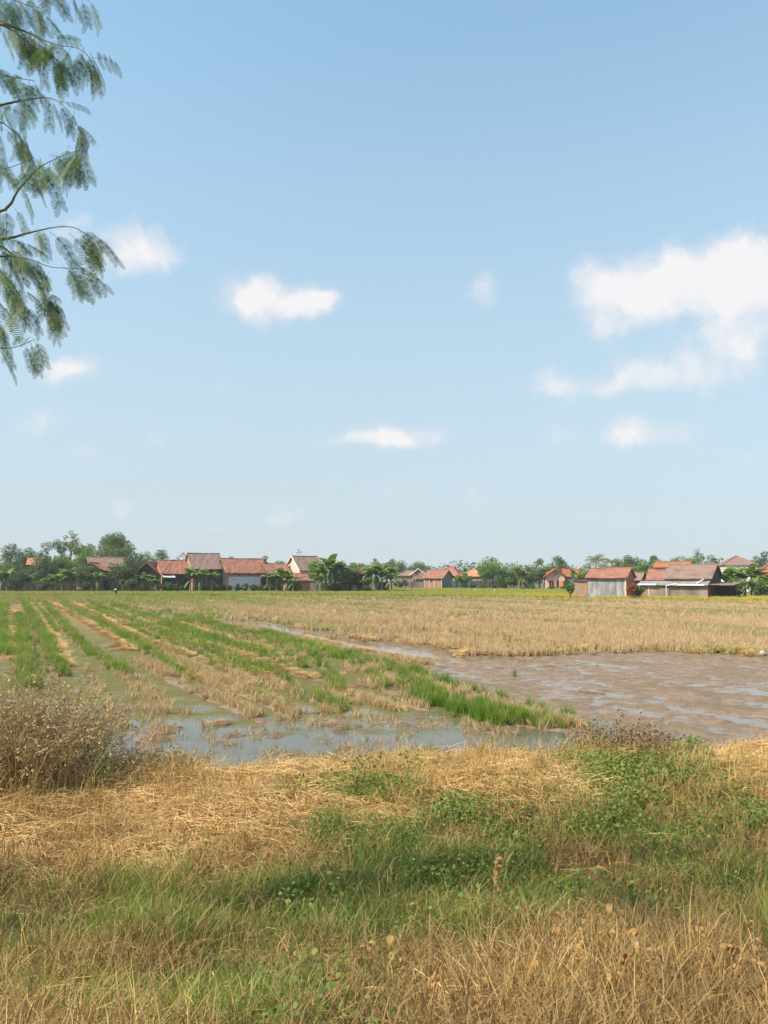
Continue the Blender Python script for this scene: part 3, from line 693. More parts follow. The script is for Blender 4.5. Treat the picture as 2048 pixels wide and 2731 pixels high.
def window(h, x0, x1, z0, z1, fm, gm=None):
    b = MB(); f = .07
    b.box(x0,x0+f,-.09,-.003,z0,z1).box(x1-f,x1,-.09,-.003,z0,z1).box(x0+f,x1-f,-.09,-.003,z0,z0+f).box(x0+f,x1-f,-.09,-.003,z1-f,z1)
    w_ = b.build('window', fm, h['root']); MB().box(x0+f,x1-f,-.03,-.003,z0+f,z1-f).build('pane', gm or M['glass'], w_); return w_
def posts(h, xs, z1, mt, y=-.1, r=.06, name='post'):
    for x in xs: MB().box(x-r, x+r, y-r, y+r, -.2, z1).build(name, mt, h['root'])
def shade_roof(root, pts, mt, th=.06, name='lean_to_roof'):
    b = MB(); rough_slab(b, *pts, th, 12, 2, .015); return b.build(name, mt, root)

YL = 165
# left group, from the left
hA = house('farmhouse', 'house with long brown tiled roof rising between the mango trees at far left', 238, 330, YL+9, 28, 1512, 1487, 7, M['tile_brown'], M['wood_dark'])
posts(hA, [.2, hA['L']-.2], 3, M['wood_brown'])
hA2 = house('outhouse', 'small orange tiled gable roof half hidden by the left mango tree', 200, 276, YL, 4, 1523, 1501, 6, M['tile_orange'], M['wood_dark'], ridge='y', cat='shed')
panel(hA2, 'sheet_patch', hA2['L']*.06, hA2['L']*.3, .9, 2.1, M['tin_grey']); panel(hA2, 'door', 3.1, 3.9, -.1, 1.9, M['wood_brown'])
hA0 = house('farmhouse', 'scrap of orange roof showing through the dense trees at far left', 72, 104, YL+26, 20, 1507, 1489, 6, M['tile_light'], M['wood_brown'])
panel(hA0, 'door', .8, 1.6, 0, 2, M['wood_dark'])
hB = house('outhouse', 'dark gabled shed with orange left slope beside the red roofed barn', 352, 428, YL, 8, 1538, 1501, 7, M['tile_orange'], M['wood_dark'], ridge='y', cat='shed')
panel(hB, 'door', hB['L']*.6, hB['L']*.75, -.1, 1.8, M['wood_brown'])
hC = house('barn', 'low barn with bright red tiled roof left of the tall brown roofed house', 432, 520, YL, 28, 1531, 1495, 8, M['tile_red'], M['wood_dark'], cat='barn', jit=.05, wallmats={3: M['brick']})
posts(hC, [hC['L']*.28, hC['L']*.55, hC['L']*.8], hC['he']-.1, M['wood_brown'])
shade_roof(hC['root'], ((.0,-1.5,hC['he']-1.0),(2.6,-1.5,hC['he']-1.05),(2.6,-.1,hC['he']-.55),(.0,-.1,hC['he']-.55)), M['tin'])
panel(hC, 'door', 1.2, 2.1, -.1, 1.9, M['dark'])
hD = house('barn', 'tallest house of the left row with steep faded brown tiled roof', 514, 594, YL+1, 28, 1518.5, 1477, 8, M['tile_brown'], M['wood_brown'], cat='barn', wallmats={3: M['brick']})
posts(hD, [hD['L']*.45, hD['L']-.1], hD['he']-.05, M['greygreen']); panel(hD, 'door', hD['L']*.15, hD['L']*.4, -.1, 2.2, M['dark'])
hE = house('barn', 'long red roofed barn with white corrugated sheet on its front', 604, 711, YL+1, 28, 1529, 1491, 8, M['tile_red'], M['brick'], cat='barn', jit=.04, wallmats={3: M['wood_dark']})
panel(hE, 'corrugated_sheet', .5, hE['L']*.84, .0, zpx(1538, YL+3), M['tin']); panel(hE, 'door', hE['L']*.86, hE['L']-.1, -.1, zpx(1541, YL+3), M['dark'])
for q in (.3, .55, .78): panel(hE, 'post', hE['L']*q-.08, hE['L']*q+.08, zpx(1538, YL+3), hE['he'], M['wood_brown'], y=-.06)
hF = house('barn', 'dark red tiled roof behind the banana plants right of the white sheet barn', 716, 772, YL+3, 28, 1530, 1504, 7, M['tile_red'], M['wood_dark'], cat='barn', jit=.06)
panel(hF, 'door', .6, 1.5, -.1, 1.9, M['dark'])
hG = house('house', 'small gabled house front with white fascia below the antenna house', 767, 800, YL+9, 20, 1516, 1497, 6, M['tile_red'], M['brick_pale'], ridge='y', fascia=True)
window(hG, hG['L']*.4, hG['L']*.6, 3.6, 4.6, M['white'])
hH = house('house', 'tall house with faded brown roof and salmon gable carrying an antenna', 800, 862, YL+4, 30, 1523, 1484.5, 8, M['tile_brown'], M['brick_pale'], fascia='left')
window(hH, .8, 1.8, 2.6, 3.8, M['wood_dark'], M['dark']); window(hH, 2.8, 3.8, 2.6, 3.8, M['wood_dark'], M['dark'])
hI = house('outhouse', 'low brick shed with sagging bright red tiles in front of the antenna house', 758, 832, YL-3, 10, 1549, 1530.5, 4, M['tile_red'], M['brick'], cat='shed', jit=.07)
panel(hI, 'post', hI['L']*.5, hI['L']*.5+.2, -.1, hI['he']-.1, M['wood_brown']); panel(hI, 'door', hI['L']*.15, hI['L']*.32, -.1, 1.6, M['dark'])
hI2 = house('outhouse', 'tiny flat roofed brick annex with a blue door', 827, 858, YL-4, 5, 1549, 1546, 3, M['tin_grey'], M['brick'], cat='shed', ov=.15)
panel(hI2, 'door', hI2['L']*.40, hI2['L']*.58, -.1, zpx(1553, YL-4), M['blue'])
hJ = house('outhouse', 'dark walled shed with small red roof right of the round bush tree', 940, 986, YL, 6, 1531, 1515, 6, M['tile_red'], M['wood_dark'], cat='shed')
panel(hJ, 'plastic_sheet', hJ['L']*.72, hJ['L']*.98, zpx(1541, YL), zpx(1533, YL), M['blue']); panel(hJ, 'door', hJ['L']*.15, hJ['L']*.3, -.1, 1.9, M['dark'])
hJ2 = house('hut', 'small dark hut under the banana plants at the end of the left row', 1010, 1037, YL+6, 6, 1552, 1546, 4, M['tin_grey'], M['wood_dark'], cat='hut')
panel(hJ2, 'door', hJ2['L']*.3, hJ2['L']*.6, -.1, 1.4, M['dark'])
# centre
YC = 208
hK = house('farmhouse', 'pale walled farmhouse with brown roof behind bamboo poles at centre', 1060, 1106, YC+14, -12, 1536, 1523, 9, M['tile_brown'], M['stain_brown'], hipin=.3, ridge='hip')
window(hK, 1.2, 2.4, 1.2, 2.4, M['white'])
hK2 = house('house', 'house with two white edged gables and a dark open porch at centre', 1098, 1134, YC+8, -14, 1535, 1518, 8, M['tile_brown'], M['stain_brown'], ridge='y', fascia=True)
panel(hK2, 'doorway_shade', hK2['L']*.15, hK2['L']*.85, -.1, 3.0, M['dark']); posts(hK2, [hK2['L']*.1, hK2['L']*.5, hK2['L']*.92], 3.2, M['redbrown'])  # flat dark panel painted in for the shade of the open porch
hL = house('farmhouse', 'brick farmhouse with grey board right gable and wide red roof at centre', 1130, 1178, YC, -24, 1543, 1521, 9, M['tile_red'], M['brick'], gov=.5, wallmats={2: M['greygreen']})
for q in (.02, .3, .6, .97): panel(hL, 'pillar', hL['L']*q, hL['L']*q+.16, -.1, hL['he']-.15, M['cream'])
panel(hL, 'plinth', -.05, hL['L']+.05, -.2, .55, M['plaster'], th=.1); panel(hL, 'vent', hL['L']*.38, hL['L']*.45, 2.3, 2.7, M['dark'])
hL2 = house('house', 'big pyramid roofed red tiled house rising behind the brick farmhouse', 1160, 1222, YC+9, -18, 1537, 1511, 10, M['tile_red'], M['brick_pale'], ridge='hip')
hM = house('house', 'house with light orange hipped roof between bush and round tree', 1224, 1284, YC+8, -16, 1538, 1518, 9, M['tile_light'], M['brick'], ridge='hip')
for h_ in (hL2, hM): window(h_, h_['L']*.6, h_['L']*.75, 1.4, 2.6, M['white'])
# right of centre
hN = house('brick_house', 'new pink brick house with plain red roof and an orange door', 1456, 1506, 196, -8, 1540, 1518.5, 10, M['tile_plain'], M['brick_pale'], ridge='y', fascia='red', ov=.7, gov=.7, jit=.005)
Ln = hN['L']; 
for a, b_ in ((.16,.27),(.30,.41),(.60,.70),(.93,.985)): window(hN, Ln*a, Ln*b_, 1.0, 2.6, M['redbrown'])
d_ = panel(hN, 'door', Ln*.73, Ln*.90, -.1, 2.6, M['orangedoor']); panel(hN, 'door_frame', Ln*.71, Ln*.73, -.1, 2.7, M['white'])
panel(hN, 'corner_pillar', Ln*.47, Ln*.55, -.1, hN['hr']-.6, M['brick'], th=.3)
hN2 = house('house', 'right wing of the pink brick house under the same plain red roof', 1506, 1550, 200, -8, 1538.5, 1519, 9, M['tile_plain'], M['greygreen'], ov=.4, jit=.005)
panel(hN2, 'door', 1.2, 2.1, -.1, 2, M['dark'])
YR = 120
hP = house('shed', 'grey stained plaster shed with straight red tiled roof, right of the lean-to', 1566, 1669, YR+2, -30, 1542, 1517, 6, M['tile_red'], M['plaster'], gov=.3, wallmats={2: M['brick']}, cat='shed', jit=.035)
hO = house('shed', 'small brick lean-to with sloping dark roof against the grey plaster shed', 1530, 1565, YR+4, -26, 1551, 1547, 3, M['wood_brown'], M['brick'], cat='shed', ov=.15)
panel(hO, 'soot_stain', hO['L']*.1, hO['L']*.7, .9, 1.9, M['stain_brown'], y=-.002, th=.02)
panel(hP, 'corner_pillar', hP['L']-.22, hP['L']+.02, -.1, hP['he']-.1, M['cream'], y=-.003, th=.06)
hQ = house('outhouse', 'little brown roofed annex with a grey gable behind the red leaved shrub', 1678, 1706, YR+7, -30, 1549, 1528, 4.5, M['tile_brown'], M['brick'], cat='shed', wallmats={2: M['plaster']})
panel(hQ, 'door', .5, 1.3, -.1, 1.9, M['dark'])
hRa = house('house', 'orange ridged upper roof behind the big brown roofed barn', 1748, 1834, YR+14, -28, 1514, 1501, 5, M['tile_orange'], M['wood_brown'])
window(hRa, .8, 1.8, 4.3, 4.8, M['wood_dark'])
hRb = house('outhouse', 'deep red lower roof at the left shoulder of the brown roofed barn', 1728, 1778, YR+6, -28, 1548, 1520, 5, M['tile_red'], M['brick'], cat='shed')
panel(hRb, 'door', .5, 1.3, -.1, 1.9, M['dark'])
hS = house('barn', 'largest barn at right with faded brown roof and long grey lean-to', 1772, 1893, YR-1, -34, 1544, 1507, 8.5, M['tile_brown'], M['brick'], cat='barn', gov=.4, wallmats={2: M['wood_brown']})
rt = hS['root']; LS = hS['L']
xl = -(1772-1712)/F*YR
zt = zpx(1549, YR-1.5); zb = zpx(1559, YR-3.5)
shade_roof(rt, ((xl,-2.2,zb),(LS+.1,-2.2,zb-.05),(LS+.1,-.1,zt),(xl,-.1,zt)), M['tin_grey'])
MB().box(xl+.3, LS, -1.75, -1.6, -.2, zb+.08).build('lean_to_wall', M['stain_brown'], rt)
for x0, x1, dz in ((xl, xl*.2, 0), (LS*.22, LS*.95, -.03)): MB().box(x0, x1, -2.34, -2.24, zb-.1+dz, zb+.12+dz).build('fascia', M['white'], rt)
MB().tube([(LS*.12,-2.3,-.2),(LS*.12,-2.3,zb-.15),(LS*.36,-2.36,zb+.12)], .085).build('drain_pipe', M['white'], rt)
MB().tube([(LS*.77,-1.8,zb+.2),(LS*.88,-.5,zt+.25)], .09).build('drain_pipe', M['white'], rt)
MB().box(xl+1.5, xl+1.66, -1.83, -1.76, -.2, zb-.1).build('pillar', M['cream'], rt)
shade_roof(rt, ((LS+.25,-1.7,zb+.05),(LS+3.6,-1.7,zb-.02),(LS+3.6,5,zb+.3),(LS+.25,5,zb+.45)), M['tile_brown'], name='side_roof')
MB().box(LS+.4, LS+3.3, 1.2, 1.35, -.2, zb).build('side_wall', M['wood_dark'], rt)
hT = house('house', 'distant two storey house with brown pyramid roof above the bananas at right', 1936, 2012, 190, -14, 1508, 1484.5, 9, M['tile_brown'], M['white'], ridge='hip', ov=.9)
MB().box(-1.2, hT['L']+.4, -.9, -.05, zpx(1517, 190), zpx(1513.5, 190)).build('balcony', M['white'], hT['root'])
for a in (.15, .5, .8): window(hT, hT['L']*a, hT['L']*a+.9, zpx(1530, 190), zpx(1518, 190), M['wood_dark'])
hU = house('house', 'red hipped roof cut off by the right edge of the photo', 2018, 2110, 128, -20, 1538, 1505, 9, M['tile_orange'], M['cream'], ridge='hip')
window(hU, 1.2, 2.2, .9, 2, M['wood_dark'])
# fence walls
def fence(name, label, p0, p1, Y0, Y1, py0, py1, mt, pn=6, cat='fence', postm=None):
    a = W(p0, 1540, Y0); b_ = W(p1, 1540, Y1); L = math.hypot(b_.x-a.x, b_.y-a.y); th = math.atan2(b_.y-a.y, b_.x-a.x)
    r = empty(name, (a.x, a.y, 0), th, label=label, cat=cat); z0 = zpx(py0, Y0); z1 = zpx(py1, Y1)
    for i in range(pn):
        x0, x1 = L*i/pn, L*(i+1)/pn-.04; z = z0+(z1-z0)*i/pn+random.uniform(-.12, .12)
        m = MB(); m.box(x0, x1, -.03, .03, -.2, z); m.build('panel', mt, r)
        MB().box(x1-.05, x1+.07, -.1, -.035, -.2, z+.08).build('post', postm or M['wood_brown'], r)
    return r
fence('board_wall', 'long grey weathered board wall right of the brick farmhouse', 1204, 1352, YC-1, YC+2, 1549, 1551, M['greygreen'], 12, 'wall', M['greygreen'])
fence('woven_fence', 'dark woven bamboo fence along the field, darkened for the shade under the left mango trees', 190, 352, YL+1, YL+1, 1549, 1549, M['wood_dark'], 14)  # fence tone kept near black for the shaded gap beneath the trees
fence('woven_fence', 'fence darkened for the shade behind the banana plants at the far left edge', -40, 186, YL+3, YL+2, 1550, 1550, M['wood_dark'], 14)  # same near-black panels, their tone standing for shade at the tree feet
fence('plank_fence', 'dark plank fence between the annex with the blue door and the round bush tree', 862, 944, YL+2, YL+1, 1554, 1552, M['wood_dark'], 6)
fence('low_wall', 'low pale wall with bushes left of the brick farmhouse', 1050, 1130, YC+1, YC, 1552, 1552, M['stain_brown'], 5, 'wall')
# antenna, poles
def antenna():
    a = W(797, 1540, YL+6); zr = zpx(1484, YL+6); zt_ = zpx(1464, YL+6)
    r = empty('antenna', (a.x, a.y, zr), 0, label='thin antenna mast with small dishes on the ridge of the salmon gabled house', cat='antenna')
    MB().tube([(0,0,-.6),(0,0,zt_-zr)], .05).build('mast', M['metal'], r)
    MB().tube([(-.35,0,1.0),(.4,0,1.15)], .035).build('arm', M['metal'], r)
    for x, z, s_ in ((-.25, 1.45, .17), (-.33, .85, .2), (.4, .95, .2)):
        MB().ball((x, -.05, z), (s_, .07, s_*1.1)).build('dish', M['metal'], r, True)
antenna()
def pole(label, px, py0, Y, r_=.06, mt='bamboo', lean=0, name='pole', top=None):
    a = W(px, 1540, Y); z = zpx(py0, Y)
    b = MB(); b.tube([(0,0,-.2),(lean*.5+.03,0,z*.5),(lean,0,z)], [r_, r_*.9, r_*.7])
    o = b.build(name, M[mt], None, True); o.location = (a.x, a.y, 0); tag(o, label, 'pole')
    return o
pole('grey pole beside the blue plastic sheet on the dark shed', 969, 1531, YL-2, .09, 'metal')
for px, py, lab in ((1102, 1526, 'tall'), (1107, 1531, 'shorter')): pole(f'{lab} bare bamboo pole in front of the two gabled house', px, py, YC+2)
pole('thin grey utility pole left of the tall round tree', 1459, 1508, 240, .12, 'metal')
pole('blackish post leaning beside the two gabled house porch', 1128, 1517, YC+4, .08, 'bark', .3)
b = MB(); b.tube([(0,0,0),(1.6,0,1.9)], .06); o = b.build('prop_stick', M['bamboo']); p = W(958, 1555, YL-2.5); o.location = p; tag(o, 'slanted pale stick leaning against the grey pole by the dark shed', 'stick')
# water barrel on the lean-to
p = W(512, 1520, YL-1); b = MB(); b.tube([(0,0,0),(0,0,.15),(0,0,.75),(0,0,.9)], [.32,.4,.4,.3], 12); o = b.build('barrel', M['blue'], None, True); o.location = (p.x, p.y, p.z-.5); tag(o, 'blue barrel beside the eave of the tall brown roofed house', 'barrel')

# ------------------------------------------------------------------ trees
def crown(kind, Rx, Rz, n, size):
    """returns leaf centres; lobes of leaf clumps, normals outward"""
    nl = {'round': 26, 'tall': 24, 'wide': 26, 'airy': 20, 'bush': 20}[kind]
    L = []
    for i in range(nl):
        d = rng.normal(0, 1, 3); d /= np.linalg.norm(d)
        if d[2] < -.3: d[2] *= .5
        rr = rng.uniform(.5, .86)
        L.append((d*np.array([Rx, Rx, Rz])*rr, rng.uniform(.28, .46)*min(Rx, Rz*1.2)*(.75 if kind == 'airy' else 1)))
    if kind != 'airy': L += [(np.array([0, 0, -.1*Rz]), .55*min(Rx, Rz)), (np.array([0, 0, -.45*Rz]), .6*min(Rx, Rz))]
    wts = np.array([l[1]**2 for l in L]); wts /= wts.sum(); C = []; NN = []
    for (c, r), wt in zip(L, wts):
        k = max(8, int(n*wt)); d = rng.normal(0, 1, (k, 3)); d /= np.linalg.norm(d, axis=1)[:, None]
        rad = r*rng.uniform(.35, 1.08, k)**.6
        q = c+d*rad[:, None]*np.array([1, 1, .85]); C.append(q); NN.append(d)
    C = np.concatenate(C); NN = np.concatenate(NN)
    # thin by noise so gaps open
    g = fbm(C[:, 0]*1.1+C[:, 2]*.7+50, C[:, 2]*1.1+C[:, 1]*.6+50, 3, int(rng.integers(0, 999)))
    k = g > (.46 if kind == 'airy' else .21)
    return C[k], NN[k], L
def tree(px, pyT, hw, Y, kind, mt, label, pyB=None, n=None, name='tree', group=None, zb=0, bare=False, bark='bark', size=None, cat='tree'):
    p = W(px, 1540, Y); top = zpx(pyT, Y); Rx = hw/F*Y
    bot = zpx(pyB, Y) if pyB else top*.18
    Rz = (top-bot)/2*1.1; cz = (top+bot)/2
    r = empty(name, (p.x, p.y, zb), rng.uniform(0, 6.28), label=label, cat=cat, group=group)
    s = size or (.40 if Y < 260 else .5)
    n = (n or int(np.clip((3.6 if kind != 'airy' else 1.6)*(4*Rx*Rz+4*Rx*Rx)/(s*s*.6), 700, 9000)))
    C, NN, L = crown(kind, Rx, Rz, n, s); C = C+np.array([0, 0, cz-zb])
    V, Q, rr = leaf_quads(C, s, .62, .35, NN, 1.3)
    me = np_mesh('crown', V, Q, {'rnd': rr}); link('crown', me, r, M[mt])
    tr = max(.06, top*.022)
    m = MB(); fork = (bot+.25*(top-bot)) if kind != 'bush' else .3
    m.tube([(0,0,-.3),(tr,0,fork*.5),(0,tr,fork)], [tr*1.3, tr, tr*.8], 7); m.build('trunk', M[bark], r)
    lm = MB()
    for c, rd in L[:9]:
        e = np.array(c)+np.array([0, 0, cz-zb]); a = np.array([0, tr, fork*.9]); mid = (a+e)/2+rng.normal(0, .08*Rx, 3)
        lm.tube([a, mid, e], [tr*.55, tr*.35, tr*.12], 5)
    lm.build('branches', M[bark], r)
    return r
T = [ # px, top, halfwidth, Y, kind, mat, label, bottom
 (8,1476,26,200,'round','leaf_mid','tree cut by the left edge of the photo, behind the banana plants',1560),
 (38,1447,30,196,'round','leaf_dark','dark domed tree near the left edge, second from the edge',1560),
 (28,1500,36,178,'bush','leaf_mid','broad bush in front of the dark domed tree at far left',1572),
 (72,1462,24,205,'wide','leaf_dark','dark tree between the domed tree and the tall ragged tree at left',1560),
 (108,1444,20,215,'airy','leaf_mid','small crowned tree with a single sprig sticking up at left',1520),
 (145,1424,26,198,'round','leaf_mid','tall ragged green tree left of the bare airy tree',1560),
 (118,1472,34,174,'wide','leaf_dark','dark spreading tree above the scrap of orange roof',1560),
 (185,1414,28,225,'airy','leaf_pale','pale airy tree with branches showing through, tallest but one at left',1475),
 (160,1482,26,176,'round','leaf_bright','light green tree with rounded puffs, in front of the left wood',1556),
 (203,1500,30,182,'round','leaf_dark','very dark tree left of the long brown tiled roof',1568),
 (212,1438,24,205,'round','leaf_mid','tree behind the long brown roof at its left end',1545),
 (248,1446,24,210,'wide','leaf_mid','tree behind the long brown roof, at its middle',1545),
 (232,1462,36,196,'wide','leaf_bright','bright leafed low tree behind the long brown roof',1550),
 (292,1424,20,205,'round','leaf_mid','upper knob of the great tree at left',1500),
 (304,1412,31,200,'round','leaf_mid','great rounded tree, tallest of the left wood',1530),
 (330,1450,32,192,'round','leaf_mid','tree at the right foot of the great rounded tree',1545),
 (272,1452,20,192,'round','leaf_pale','yellowish crown at the left foot of the great rounded tree',1530),
 (350,1478,26,186,'wide','leaf_dark','dark low tree right of the great rounded tree',1560),
 (100,1520,60,176,'bush','leaf_dark','deep green thicket under the scrap of orange roof',1572),
 (232,1502,34,160,'round','leaf_mango','smaller mango tree hiding the orange gable at left',1551),
 (330,1486,34,160,'round','leaf_mango','larger mango tree with loose leaves before the brown roof',1558),
 (385,1467,24,215,'wide','leaf_mid','tree behind the dark gabled shed',1545),
 (424,1466,26,222,'wide','leaf_mid','tree with pointed top behind the red roofed barn',1545),
 (478,1470,24,225,'airy','leaf_pale','pale flowering tree left of the tall brown roof',1540),
 (500,1476,12,205,'wide','leaf_mid','narrow tree touching the left slope of the tall brown roof',1540),
 (584,1482,10,225,'airy','leaf_dark','dark tuft of leaves peeping over the tall brown roof at right',1530),
 (614,1486,14,230,'wide','leaf_mid','low treetop peeping over the ridge of the long red roof',1530),
 (701,1478,17,200,'round','leaf_mid','dark green treetop at the right end of the long red roof',1560),
 (740,1494,16,230,'wide','leaf_mid','treetop behind the dark red roof, left one',1550),
 (756,1494,13,235,'round','leaf_dark','treetop behind the dark red roof, right one',1550),
 (845,1490,26,163,'round','leaf_bright','leafy tree touching the antenna house roof, on pale stems',1562),
 (908,1502,24,163,'round','leaf_bright','round bush tree with light leaves left of the darker one',1568),
 (932,1500,26,164,'round','leaf_mid','darker round tree with its shaded side beside the dark shed',1570),
 (952,1504,22,200,'wide','leaf_mid','tree just behind the dark shed with small red roof',1545),
 (1000,1487,18,250,'airy','leaf_pale','taller pale tree at centre left, behind the banana plants',1540),
 (965,1506,26,300,'wide','leaf_mid','hazy tree far behind the dark shed',1545),
 (1055,1488,24,330,'round','leaf_mid','hazy tree left of centre, higher of the pair over the pale farmhouse',1545),
 (1033,1500,26,340,'wide','leaf_mid','hazy low tree behind the banana plants at centre',1545),
 (1082,1503,20,345,'round','leaf_mid','hazy small tree between the pair over the pale farmhouse',1545),
 (1115,1498,24,330,'wide','leaf_mid','hazy spreading tree over the two gabled house',1545),
 (1140,1512,18,320,'wide','leaf_mid','hazy low tree left of the pyramid roof',1545),
 (1148,1519,14,222,'bush','leaf_bright','green bush between the two gabled house and the brick farmhouse',1545),
 (1238,1527,26,204,'round','leaf_bright','light green bushy tree overhanging the grey board wall',1556),
 (1242,1509,10,300,'airy','leaf_dark','pair of dark tufts over the light orange roof',1530),
 (1268,1496,16,290,'airy','leaf_dark','dark open tree left of the bright round tree',1540),
 (1312,1486,37,203,'round','leaf_bright','big bright green round tree behind the board wall',1556),
 (1352,1512,22,206,'round','leaf_mid','medium tree right of the bright round tree',1562),
 (1372,1516,26,205,'wide','leaf_pale','loose yellowish tree right of centre',1568),
 (1340,1535,22,201,'bush','leaf_bright','low leafy bush by the end of the board wall',1568),
 (1415,1504,20,203,'round','leaf_mid','left shoulder tree of the dark columnar tree',1570),
 (1437,1482,18,200,'tall','leaf_mid','dark columnar tree left of the pink brick house',1570),
 (1488,1471,29,222,'tall','leaf_mid','tall dome shaped tree directly behind the pink brick house',1570),
 (1408,1548,18,199,'bush','leaf_bright','pale bush at the foot of the columnar tree',1573),
 (1545,1518,16,190,'wide','leaf_mid','tree between the pink brick house roof and the shed at right',1560),
 (1562,1522,18,150,'bush','leaf_bright','leafy bush over the brick lean-to roof',1560),
 (1521,1556,9,116,'bush','leaf_bright','bright green shrub at the left corner of the brick lean-to',1584),
 (1612,1500,22,185,'wide','leaf_pale','yellow green tree between the two coconut palms',1545),
 (1655,1492,26,190,'wide','leaf_mid','tree right of the second palm behind the grey shed roof',1545),
 (1692,1476,30,195,'round','leaf_mid','large dark tree above the little brown roofed annex',1550),
 (1715,1500,22,170,'round','leaf_bright','light tree between the annex and the barn roofs',1560),
 (1742,1481,15,230,'round','leaf_mid','small round treetop left of the orange ridged roof',1545),
 (1770,1488,26,215,'wide','leaf_bright','bamboo-like light green treetops over the orange ridged roof',1545),
 (1805,1484,26,220,'wide','leaf_mid','treetops over the middle of the big brown roof',1545),
 (1838,1488,24,205,'wide','leaf_bright','light green treetop below the thin bare tree',1545),
 (1865,1478,26,215,'wide','leaf_bright','widest treetop beneath the thin bare tree',1545),
 (1900,1484,24,225,'wide','leaf_mid','treetops over the right end of the big brown roof',1545),
 (1932,1484,18,240,'airy','leaf_pale','brownish thin treetop left of the pyramid roof at right',1545),
 (2000,1494,16,230,'wide','leaf_mid','low tree behind the right corner of the pyramid roof',1545),
 (2018,1478,16,240,'wide','leaf_pale','pale tree right of the pyramid roof',1545),
 (2045,1470,20,230,'round','leaf_dark','dark tree at the right edge of the photo',1545),
 (1683,1553,11,115,'bush','leaf_red','red leaved shrub at the corner of the grey plaster shed',1587),
 (1702,1556,13,116,'bush','leaf_mid','green and reddish shrub between the shed and the lean-to roof',1590),
 (1960,1540,30,122,'bush','leaf_bright','tangled bush between the banana plants at right',1592),
 (2030,1545,26,121,'bush','leaf_bright','bright bush by the right edge of the photo under the red hipped roof',1592),
 (790,1556,16,159,'bush','leaf_mid','small bush before the low brick shed, right of the banana plants',1576),
 (45,1530,30,159,'bush','leaf_dark','dark shrub in front of the fence under the dark domed tree',1574),
 (118,1534,26,160,'bush','leaf_mid','shrub between the second banana plant and the pale leaved one',1574),
 (226,1540,22,158,'bush','leaf_dark','dark shrub under the smaller mango tree beside the fence',1574),
 (345,1536,24,158,'bush','leaf_mid','shrub at the right foot of the larger mango tree',1574),
 (440,1552,14,158,'bush','leaf_dark','low shrub before the door of the low red roofed barn',1574),
 (1068,1546,20,205,'bush','leaf_mid','low bush in front of the pale walled farmhouse',1566),
]
for ti, (px, pt, hw, Y, kd, mt, lab, pb) in enumerate(T):
    if ti < 19 and kd != 'airy': hw *= 1.45; pb += 14
    elif kd != 'airy': hw *= 1.15
    tree(px, pt, hw, Y, kd, mt, lab, pb, cat='shrub' if kd == 'bush' else 'tree', name='shrub' if kd == 'bush' else 'tree')
# thin bare tree
def bare_tree():
    p = W(1861, 1540, 225); r = empty('bare_tree', (p.x, p.y, 0), 0, label='thin bare branched tree standing highest above the brown barn', cat='tree')
    z = zpx(1488, 225); zt_ = zpx(1461, 225); m = MB(); m.tube([(0,0,-.3),(0,0,z)], [.2,.14]); m.build('trunk', M['bark'], r)
    b = MB(); C = []
    for i in range(16):
        a = rng.uniform(0, 6.28); e = Vector((math.cos(a)*rng.uniform(.5, 1.35), math.sin(a)*.6, z+rng.uniform(.3, 1)*(zt_-z)))
        mid = Vector((e.x*.35, e.y*.4, z+(e.z-z)*.55)); b.tube([(0,0,z-.2), mid, e], [.08,.05,.02], 4)
        for q in range(5): C.append(e+Vector(rng.normal(0, .22, 3)))
    b.build('branches', M['bark'], r)
    V, Q, rr = leaf_quads(np.array([tuple(c) for c in C]), .16); link('crown', np_mesh('crown', V, Q, {'rnd': rr}), r, M['leaf_pale'])
bare_tree()
# low hedge-like shrubs along the field edge, each a plant
base = [(x, 1560+random.uniform(-4, 3), random.uniform(7, 12), YL-4+random.uniform(-1, 2)) for x in (596, 612, 634, 655, 676, 697, 716, 880, 896, 920, 946, 962, 978, 470, 488, 455, 545, 580)]
for i, (x, pt, hw, Y) in enumerate(base):
    tree(x, pt, hw, Y, 'bush', 'leaf_mid' if i % 2 else 'leaf_dark', 'one of the knee high weeds growing along the foot of the left row of sheds', 1577, name='weed_bush', group='weeds along the foot of the left sheds', cat='shrub', n=500)
for i, x in enumerate((1236, 1262, 1290, 1318, 1345)):
    tree(x, 1560+random.uniform(-3, 2), 9, YC-4, 'bush', 'leaf_bright', 'one of the low weeds at the foot of the long board wall', 1570, name='weed_bush', group='weeds at the foot of the board wall', cat='shrub', n=400)
for i, x in enumerate((1396, 1420, 1470, 1500, 1512)):
    tree(x, 1565+random.uniform(-2, 2), 9, 190, 'bush', 'leaf_mid', 'one of the low weeds on the field edge before the pink brick house', 1575, name='weed_bush', group='weeds before the pink house', cat='shrub', n=400)

# ------------------------------------------------------------------ banana plants
def banana_leaf(mb_v, mb_q, mb_r, az, L, droop, up, h0, wd=.24):
    n = 8; pos = np.array([0., 0., h0]); a = up; o = len(mb_v); rr = rng.uniform(0, 1)
    ox, oy = math.cos(az), math.sin(az); st = L/n
    for i in range(n+1):
        t = i/n; w_ = wd*L*.5*math.sin(math.pi*min(1, .04+t*.97))**.6*(rng.uniform(.75, 1.05) if 0 < i < n else .3)
        sx, sy = -oy, ox; dr = .25*w_
        mb_v += [(pos[0]-sx*w_, pos[1]-sy*w_, pos[2]-dr), tuple(pos), (pos[0]+sx*w_, pos[1]+sy*w_, pos[2]-dr)]
        mb_r += [rr, rr, rr]
        if i < n:
            q = o+i*3; mb_q += [(q, q+1, q+4, q+3), (q+1, q+2, q+5, q+4)]
        a = up-droop*(t**1.3); pos = pos+np.array([math.cos(a)*ox, math.cos(a)*oy, math.sin(a)])*st
